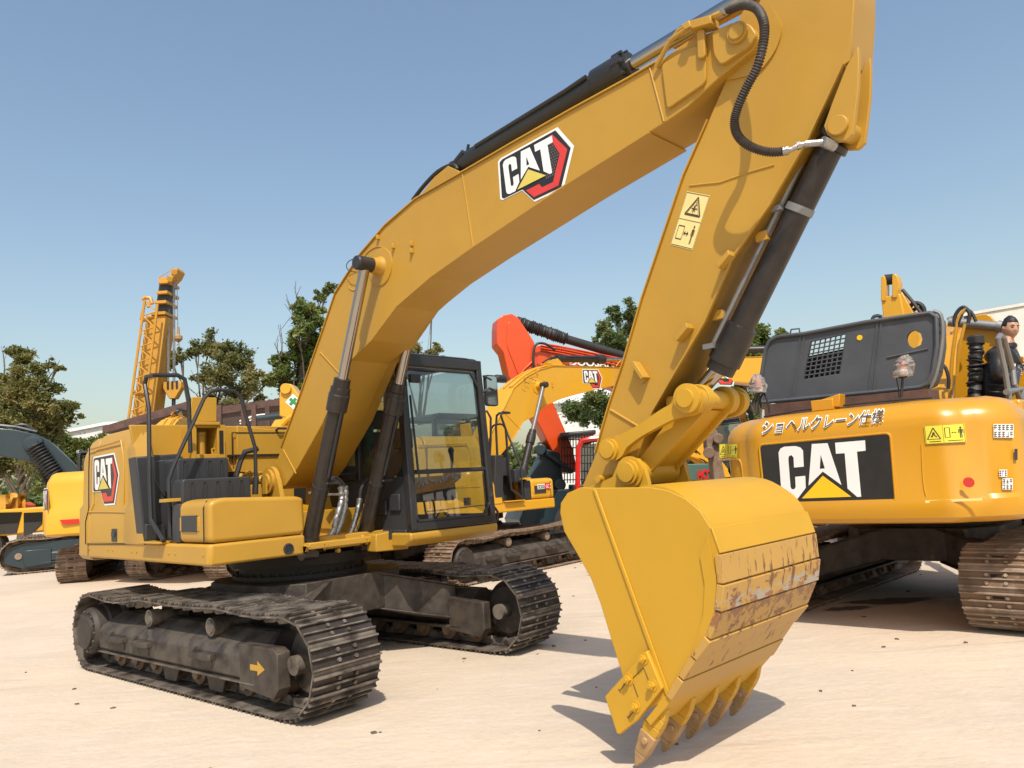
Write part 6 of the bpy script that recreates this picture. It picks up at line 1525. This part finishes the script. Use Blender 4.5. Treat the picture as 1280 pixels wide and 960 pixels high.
# far wood as one mass
wd = []; rnd = random.Random(12)
x = -60
while x < 75:
    r = rnd.uniform(1.8, 3.0); wd.append((Vector((x*1.2, 62+rnd.uniform(-3, 3), rnd.uniform(1.2, 2.4 if x < -30 or x > 0 else 3.0))), r)); x += r*.9
fw = leaves('far_wood', wd, 22, .34, 'leaf_dark', None, rnd); tag(fw, 'low distant belt of dark green trees along the far side of the yard', 'wood', kind='stuff')

# ------------------------------------------------------------------ buildings
def pbox(pxs, Y, z0, z1, dep): pass
b0 = thing('shed', at(240, 620, 27).xy.to_3d(), 0, 'low brown corrugated shed roof behind the engine cover and handrails', 'shed'); bo_ = b0.location
P = lambda a, b, Y=27: at(a, b, Y)-bo_
m = MB(); m.prism([tuple(P(128, 533)), tuple(P(236, 501)), tuple(P(236, 512)), tuple(P(128, 542))], (0, 4, .25)); m.prism([tuple(P(236, 514)), tuple(P(352, 498)), tuple(P(352, 506)), tuple(P(236, 524))], (0, 4, .25))
for i in range(14):
    a = P(240+i*8, 514-i*1.1); m.tube([a, a+Vector((0, 4, .3))], .05, 5)
m.build('roof', 'rust_roof', b0)
m = MB(); m.prism([tuple(P(236, 528)), tuple(P(352, 514)), tuple(P(352, 600)), tuple(P(236, 600))], (0, .3, 0))
m.build('wall', 'brown_wood', b0)
for px in (245, 275, 305, 318, 335):
    m = MB(); a = P(px, 510); m.box(a.x-.08, a.x+.08, -.1, .05, 0, a.z+.1); m.build('post', 'rust_roof', b0)
m = MB(); m.tube([P(300, 527), P(318, 520), P(336, 518)], .05, 6); m.tube([P(300, 530), P(318, 524)], .03, 6); m.build('gutter', 'white_vinyl', b0)
b1 = thing('flat_building', at(150, 620, 70).xy.to_3d(), 0, 'long pale flat-roofed building far away left of the crane', 'building'); bo_ = b1.location
P = lambda a, b: at(a, b, 70)-bo_
m = MB(); q0, q1 = P(84, 541), P(210, 529); m.prism([(q0.x, 0, 0), (q1.x, 0, 0), (q1.x, 0, q1.z), (P(135, 531).x, 0, P(135, 531).z), (q0.x, 0, q0.z)], (0, 12, 0)); m.build('wall', 'pale_building', b1)
m = MB()
for i in range(5): a = P(95+i*22, 553-i*1.2); m.box(a.x, a.x+1.0, -.06, -.01, a.z-.5, a.z+.3)
m.build('window_band', 'dark_glass', b1)
m = MB(); m.prism([(q0.x, -.3, q0.z), (P(135, 531).x, -.3, P(135, 531).z), (q1.x, -.3, q1.z), (q1.x, -.3, q1.z+.25), (P(135, 531).x, -.3, P(135, 531).z+.25), (q0.x, -.3, q0.z+.25)], (0, 12.6, 0)); m.build('parapet', 'white_vinyl', b1)
b2 = thing('boundary_wall', at(1300, 620, 21).xy.to_3d(), 0, 'high white weather-stained wall behind the person on the right', 'wall'); bo_ = b2.location
P = lambda a, b: at(a, b, 21)-bo_
w0, w1 = P(1196, 397), P(1420, 358)
m = MB(); m.prism([(w0.x, 0, -.05), (w1.x, 0, -.05), (w1.x, 0, w1.z), (w0.x, 0, w0.z)], (0, .35, 0)); m.build('wall_face', 'concrete_wall', b2)
m = MB(); m.prism([(w0.x-.05, -.05, w0.z), (w1.x, -.05, w1.z), (w1.x, -.05, w1.z+.08), (w0.x-.05, -.05, w0.z+.08)], (0, .45, 0)); m.build('coping', 'concrete_wall', b2)
b3 = thing('white_shed', at(760, 620, 48).xy.to_3d(), 0, 'white shed seen under the yellow boom between tree leaves and the stick', 'shed'); bo_ = b3.location
P = lambda a, b: at(a, b, 48)-bo_
m = MB(); q0, q1 = P(690, 505), P(800, 500); m.box(q0.x, q1.x, 0, 8, 0, q0.z); m.build('wall', 'pale_building', b3); m = MB(); m.prism([(q0.x-.3, -.4, q0.z), (q1.x+.3, -.4, q0.z), (q1.x+.3, 4, q0.z+1.4), (q0.x-.3, 4, q0.z+1.4)], (0, 0, .12)); m.build('roof', 'pale_building', b3)

# ------------------------------------------------------------------ things in the gaps
# orange wreck bucket behind the trunk at far left
t = thing('crushed_bucket', at(15, 640, 27).xy.to_3d(), 0, 'crumpled orange-yellow metal bucket behind the slate excavator at the left edge', 'scrap bucket'); bo_ = t.location
P = lambda a, b, d=0: at(a, b, 27+d)-bo_
rr = random.Random(9); m = MB()
rows = [[P(-8+j*5, y+(3 if j < 3 else 0)+rr.uniform(-1.5, 1.5), rr.uniform(-.25, .25)) for j in range(9)] for y in (617, 622, 629, 637, 650)]
m.grid(rows); m.build('shell', 'crane_yellow', t, ang=80)
m = MB(); m.prism([tuple(P(12, 640)), tuple(P(20, 628)), tuple(P(27, 632)), tuple(P(26, 645))], (0, .8, 0)); m.build('inner_plate', 'orange_paint', t)
# red-framed cab with dark mesh behind the orange machine
t = thing('loader', at(730, 640, 17).xy.to_3d(), 0, 'red-framed machine cab with dark mesh guard beside the stick, behind the orange excavator', 'loader'); bo_ = t.location
P = lambda a, b, d=0: at(a, b, 17+d)-bo_
m = MB(); m.tube([P(722, 612), P(723, 560), P(727, 551), P(740, 548), P(770, 546), P(775, 600)], .06, 8); m.tube([P(722, 612, 1.4), P(723, 560, 1.4), P(740, 550, 1.4), P(770, 548, 1.4)], .06, 8); m.build('cab_frame', 'tail_red', t)
m = MB(); m.prism([tuple(P(716, 606)), tuple(P(790, 606)), tuple(P(790, 660)), tuple(P(716, 660))], (0, 1.5, 0)); m.prism([tuple(P(700, 541)), tuple(P(745, 537)), tuple(P(745, 543)), tuple(P(700, 546))], (0, 1.5, 0)); m.build('body', 'black_paint', t, bevel=.03)
m = MB()
for i in range(12): m.tube([P(702+i*3.6, 545, .6), P(702+i*3.6, 604, .6)], .012, 4)
for i in range(6): m.tube([P(701, 550+i*10, .6), P(742, 549+i*10, .6)], .012, 4)
m.build('mesh_guard', 'shadow_net', t)
m = MB(); m.flat([P(726, 556, .2), P(768, 552, .2), P(768, 604, .2), P(726, 606, .2)]); m.build('cab_window', 'dark_glass', t)
for dx in (725, 765):
    m = MB(); q = P(dx, 690); m.lathe((q.x, .2, .55), (0, -1, 0), [(0, .3), (.01, .55), (.35, .55), (.38, .4), (.38, .2)], 20); m.build('wheel', 'rubber', t)
# blue truck, green crate and rusty arm glimpsed between link and counterweight
t = thing('truck', at(890, 640, 19).xy.to_3d(), 0, 'blue truck front glimpsed between the bucket link and the right machine', 'truck'); bo_ = t.location
P = lambda a, b, d=0: at(a, b, 19+d)-bo_
m = MB(); m.prism([tuple(P(850, 600)), tuple(P(856, 565)), tuple(P(872, 552)), tuple(P(905, 550)), tuple(P(912, 600))], (0, 2, 0)); tb_ = m.build('cab_shell', mat('blue_paint', (.06, .13, .22), .45), t, bevel=.05)
m = MB(); m.prism([tuple(P(868, 576, -.03)), tuple(P(880, 557, -.03)), tuple(P(902, 556, -.03)), tuple(P(904, 574, -.03))], (0, .03, 0)); m.build('cab_window', 'dark_glass', t)
for px in (860, 905): m = MB(); q = P(px, 620); m.lathe((q.x, .3, .5), (0, -1, 0), [(0, .3), (.01, .5), (.35, .5), (.38, .3)], 20); m.build('wheel', 'rubber', t)
t = thing('tool_crate', at(890, 610, 13.5).xy.to_3d(), 0, 'dark green crate with red lettering, seen just above the bucket\'s back', 'crate'); bo_ = t.location
P = lambda a, b, d=0: at(a, b, 13.5+d)-bo_
m = MB(); m.prism([tuple(P(856, 604)), tuple(P(898, 603)), tuple(P(897, 579)), tuple(P(857, 580))], (0, .6, 0)); cr_ = m.build('crate_body', mat('crate_green', (.05, .11, .09), .6), t, bevel=.02)
m = MB(); m.prism([tuple(P(850, 604)), tuple(P(925, 603)), tuple(P(925, 690)), tuple(P(850, 690))], (0, 1.2, 0)); m.build('brick_plinth', 'brick', t)
o, me, (a0_, a1_) = text_mesh('lettering', 'HOT', ['tail_red'], cr_, None, 1.0, .05)
for v in me.vertices: v.co = P(872+19*(v.co.x-a0_)/(a1_-a0_), 599-v.co.y*17, -.03)
t = thing('rusty_attachment', at(892, 600, 12.2).xy.to_3d(), 0, 'rusty brown hydraulic attachment standing between the crate and the right machine', 'attachment'); bo_ = t.location
P = lambda a, b, d=0: at(a, b, 12.2+d)-bo_
m = MB(); m.prism([tuple(P(*q)) for q in ((893, 604), (890, 575), (884, 560), (892, 552), (900, 556), (903, 580), (908, 604))], (0, .25, 0)); m.cyl(P(886, 566, -.1), P(886, 566, .35), .09); m.cyl(P(898, 548, -.1), P(898, 548, .35), .08); m.prism([tuple(P(*q)) for q in ((884, 560), (882, 535), (890, 528), (897, 540), (896, 556))], (0, .25, 0)); m.cyl(P(899, 604, .1), P(899, 700, .1), .12)
m.build('link_frame', 'track_rusty', t, bevel=.01)
# wrapped tyre-like roll on the deck of the machine at left
# person
PY = 8.6
pers = thing('person', Vector((at(1262, 600, PY).x, PY, 1.29)), 0, 'person in a black puffer jacket standing on the right machine, gripping its grey handrail', 'person')
po = pers.location
J = lambda a, b, d=0: at(a, b, PY+d)-po
def skin_body(name, pts, edges, rad, matn, parent, sub=2):
    me = bpy.data.meshes.new(name); me.from_pydata([tuple(p) for p in pts], edges, []); me.materials.append(M[matn])
    o = bpy.data.objects.new(name, me); COL.objects.link(o); o.parent = parent
    sk = o.modifiers.new('skin', 'SKIN'); sk.use_smooth_shade = True
    for i, v in enumerate(me.skin_vertices[0].data): v.radius = rad[i] if isinstance(rad[i], tuple) else (rad[i], rad[i]); v.use_root = (i == 0)
    s = o.modifiers.new('sub', 'SUBSURF'); s.levels = sub; s.render_levels = sub; return o
fz = 0.0
hip = J(1249, 502); 
# jacketed torso and both arms: one continuous figure; trousers below
pts = [hip, J(1246, 488), J(1246, 470), J(1249, 455), J(1253, 443), J(1257, 433), J(1253, 442, -.15), J(1247, 458, -.22), J(1246, 472, -.22), J(1257, 473, -.26), J(1266, 468, -.28), J(1262, 443, .16), J(1268, 456, .2), J(1276, 466, .12)]
ed = [(0, 1), (1, 2), (2, 3), (3, 4), (4, 5), (4, 6), (6, 7), (7, 8), (8, 9), (9, 10), (4, 11), (11, 12), (12, 13)]
rd = [(.17, .18), (.19, .19), (.20, .20), (.19, .20), (.15, .17), .065, .10, .10, .085, .07, .05, .09, .08, .05]
body = skin_body('body', pts, ed, rd, 'jacket', pers)
foot = Vector((0, 0, 0))
kx = hip.x
for s, dy in ((0, -.1), (1, .1)):
    pt = [hip+Vector((0, dy*.6, -.02)), Vector((kx+.05, dy, .92*.5+.02)), Vector((kx-.02, dy, .10)), Vector((kx+.14, dy, .05))]
    skin_body('trouser_leg' if False else 'trousers', pt, [(0, 1), (1, 2), (2, 3)], [.11, .075, .055, .045], 'trouser', pers)
m = MB(); 
for k in range(7):
    q = pts[0].lerp(pts[4], k/6.5)
# head
hc = J(1263, 411, -.02); hr = .098
def head_mesh():
    bm = bmesh.new(); bmesh.ops.create_uvsphere(bm, u_segments=28, v_segments=22, radius=1)
    fd = Vector((.0, -.98, -.14)).normalized(); rt = fd.cross(Vector((0, 0, 1))).normalized()*-1; up_ = Vector((.10, 0, 1)).normalized()
    rt = up_.cross(fd).normalized(); up_ = fd.cross(rt)
    for v in bm.verts:
        x, y, z = v.co   # x right of face, y out of face, z up
        X = x*.078; Yy = y*.095; Z = z*.125
        if z < -.2: X *= 1-.32*((-z-.2)/.8)**1.3; Yy *= 1-.05*(-z)
        if y > 0:
            Yy += .022*math.exp(-((x/.16)**2+((z+.10)/.18)**2))       # nose
            Yy -= .010*math.exp(-(((abs(x)-.36)/.18)**2+((z-.08)/.12)**2))  # eye sockets
            Yy += .006*math.exp(-((x/.35)**2+((z+.48)/.08)**2))       # lips
            Yy += .008*math.exp(-((x/.3)**2+((z+.85)/.15)**2))        # chin
            X += .006*math.copysign(1, x)*math.exp(-(((abs(x)-.6)/.2)**2+((z+.15)/.2)**2))
        v.co = rt*-X+fd*Yy+up_*Z
    for f in bm.faces: f.smooth = True
    return bm, fd, rt, up_
bm, fd, rt, upv = head_mesh()
me = bpy.data.meshes.new('head'); bmesh.ops.translate(bm, verts=bm.verts, vec=hc); bm.to_mesh(me); bm.free(); me.materials.append(M['skin'])
hd_ = bpy.data.objects.new('head', me); COL.objects.link(hd_); hd_.parent = pers
m = MB(); m.cyl(hc-upv*.06-fd*.01, J(1257, 436, -.02), .052, .06); m.build('neck', 'skin', hd_)
F3 = lambda a, b, c: hc+rt*a+fd*b+upv*c
m = MB()
for s in (-1, 1): m.lathe(F3(s*.076, -.005, .0), rt*s, [(-.004, .012), (0, .024), (.008, .026), (.014, .016)], 12)
m.build('ear', 'skin', hd_)
for s in (-1, 1):
    m = MB(); m.tube([F3(s*.042, .078, .010), F3(s*.030, .086, .013), F3(s*.018, .084, .009)], .0045, 6); m.build('eye', 'eye_dark', hd_)
    m = MB(); m.tube([F3(s*.050, .077, .032), F3(s*.034, .088, .038), F3(s*.014, .092, .033)], .004, 6); m.build('eyebrow', 'hair', hd_)
m = MB(); m.tube([F3(-.024, .084, -.062), F3(-.010, .094, -.060), F3(.010, .094, -.060), F3(.024, .084, -.062)], .0055, 6); m.build('mouth', 'lip', hd_)
bm = bmesh.new(); bmesh.ops.create_uvsphere(bm, u_segments=28, v_segments=18, radius=1); rr = random.Random(6)
for v in list(bm.verts):
    x, y, z = v.co
    hl = (.38+.05*math.sin(x*17)) if y > 0 else -.25
    if abs(x) > .8 and y > -.3: hl = .05
    v.co = hc+rt*(-x*.084)+fd*(y*.100-.006)+upv*(z*.142+.004+rr.uniform(-.004, .010)) if z > hl else hc+rt*(-x*.06)+fd*(y*.07)+upv*(z*.1)
for f in bm.faces: f.smooth = True
me = bpy.data.meshes.new('hair'); bm.to_mesh(me); bm.free(); me.materials.append(M['hair']); o = bpy.data.objects.new('hair', me); COL.objects.link(o); o.parent = hd_
# collar and shirt
m = MB(); cc = J(1258.5, 432, -.02); m.tube([cc+Vector((.068*math.cos(a), .068*math.sin(a), .015*math.sin(a))) for a in [2*math.pi*k/16 for k in range(17)]], .036, 8); m.build('collar', 'jacket', pers)
m = MB(); m.prism([tuple(J(1267, 440, -.17)), tuple(J(1271, 442, -.17)), tuple(J(1269, 462, -.19)), tuple(J(1267, 462, -.19))], (0, .03, 0)); m.build('shirt', 'shirt', pers)
m = MB()
for k in range(6):
    y_ = 446+k*8.5; m.tube([J(1234, y_, -.10), J(1240, y_+1.2, -.17), J(1248, y_+1.5, -.205), J(1257, y_+.5, -.18)], .012, 6, smooth=3)
m.build('quilt_seam', 'jacket', pers)
# hand with five fingers curled on the rail
hnd = J(1270, 465.5, -.30); m = MB()
wr_ = J(1265, 468.5, -.28); pts_ = [wr_, wr_.lerp(hnd, .5), hnd, hnd+Vector((.02, 0, .0))]
hand = skin_body('hand', pts_, [(0, 1), (1, 2), (2, 3)], [(.026, .026), (.034, .020), (.040, .022), (.034, .020)], 'skin', body, 1)
for k in range(4):
    o_ = hnd+Vector((.028, -.018+.0*k, .030-.020*k)); ln = (.9, 1.0, .95, .75)[k]
    skin_body('finger', [o_-Vector((.02, -.01, 0)), o_+Vector((.022*ln, -.008, -.002)), o_+Vector((.030*ln, .016, -.006)), o_+Vector((.014*ln, .030, -.010))], [(0, 1), (1, 2), (2, 3)], [.0105, .0095, .0085, .0075], 'skin', hand, 1)
skin_body('thumb', [hnd+Vector((-.01, -.01, .018)), hnd+Vector((.012, -.022, .040)), hnd+Vector((.034, -.014, .046))], [(0, 1), (1, 2)], [.012, .011, .009], 'skin', hand, 1)
# folder tucked beside the rail
m = MB(); m.prism([tuple(J(1262, 494, -.33)), tuple(J(1270, 492, -.33)), tuple(J(1277, 462, -.33)), tuple(J(1270, 458, -.33))], (0, .02, 0)); tag(m.build('folder', mat('navy', (.03, .04, .07), .5)), 'dark navy folder in the hand of the person in the black jacket', 'folder')
bpy.data.objects[[o.name for o in S.objects if o.name.startswith('folder')][0]].location = po
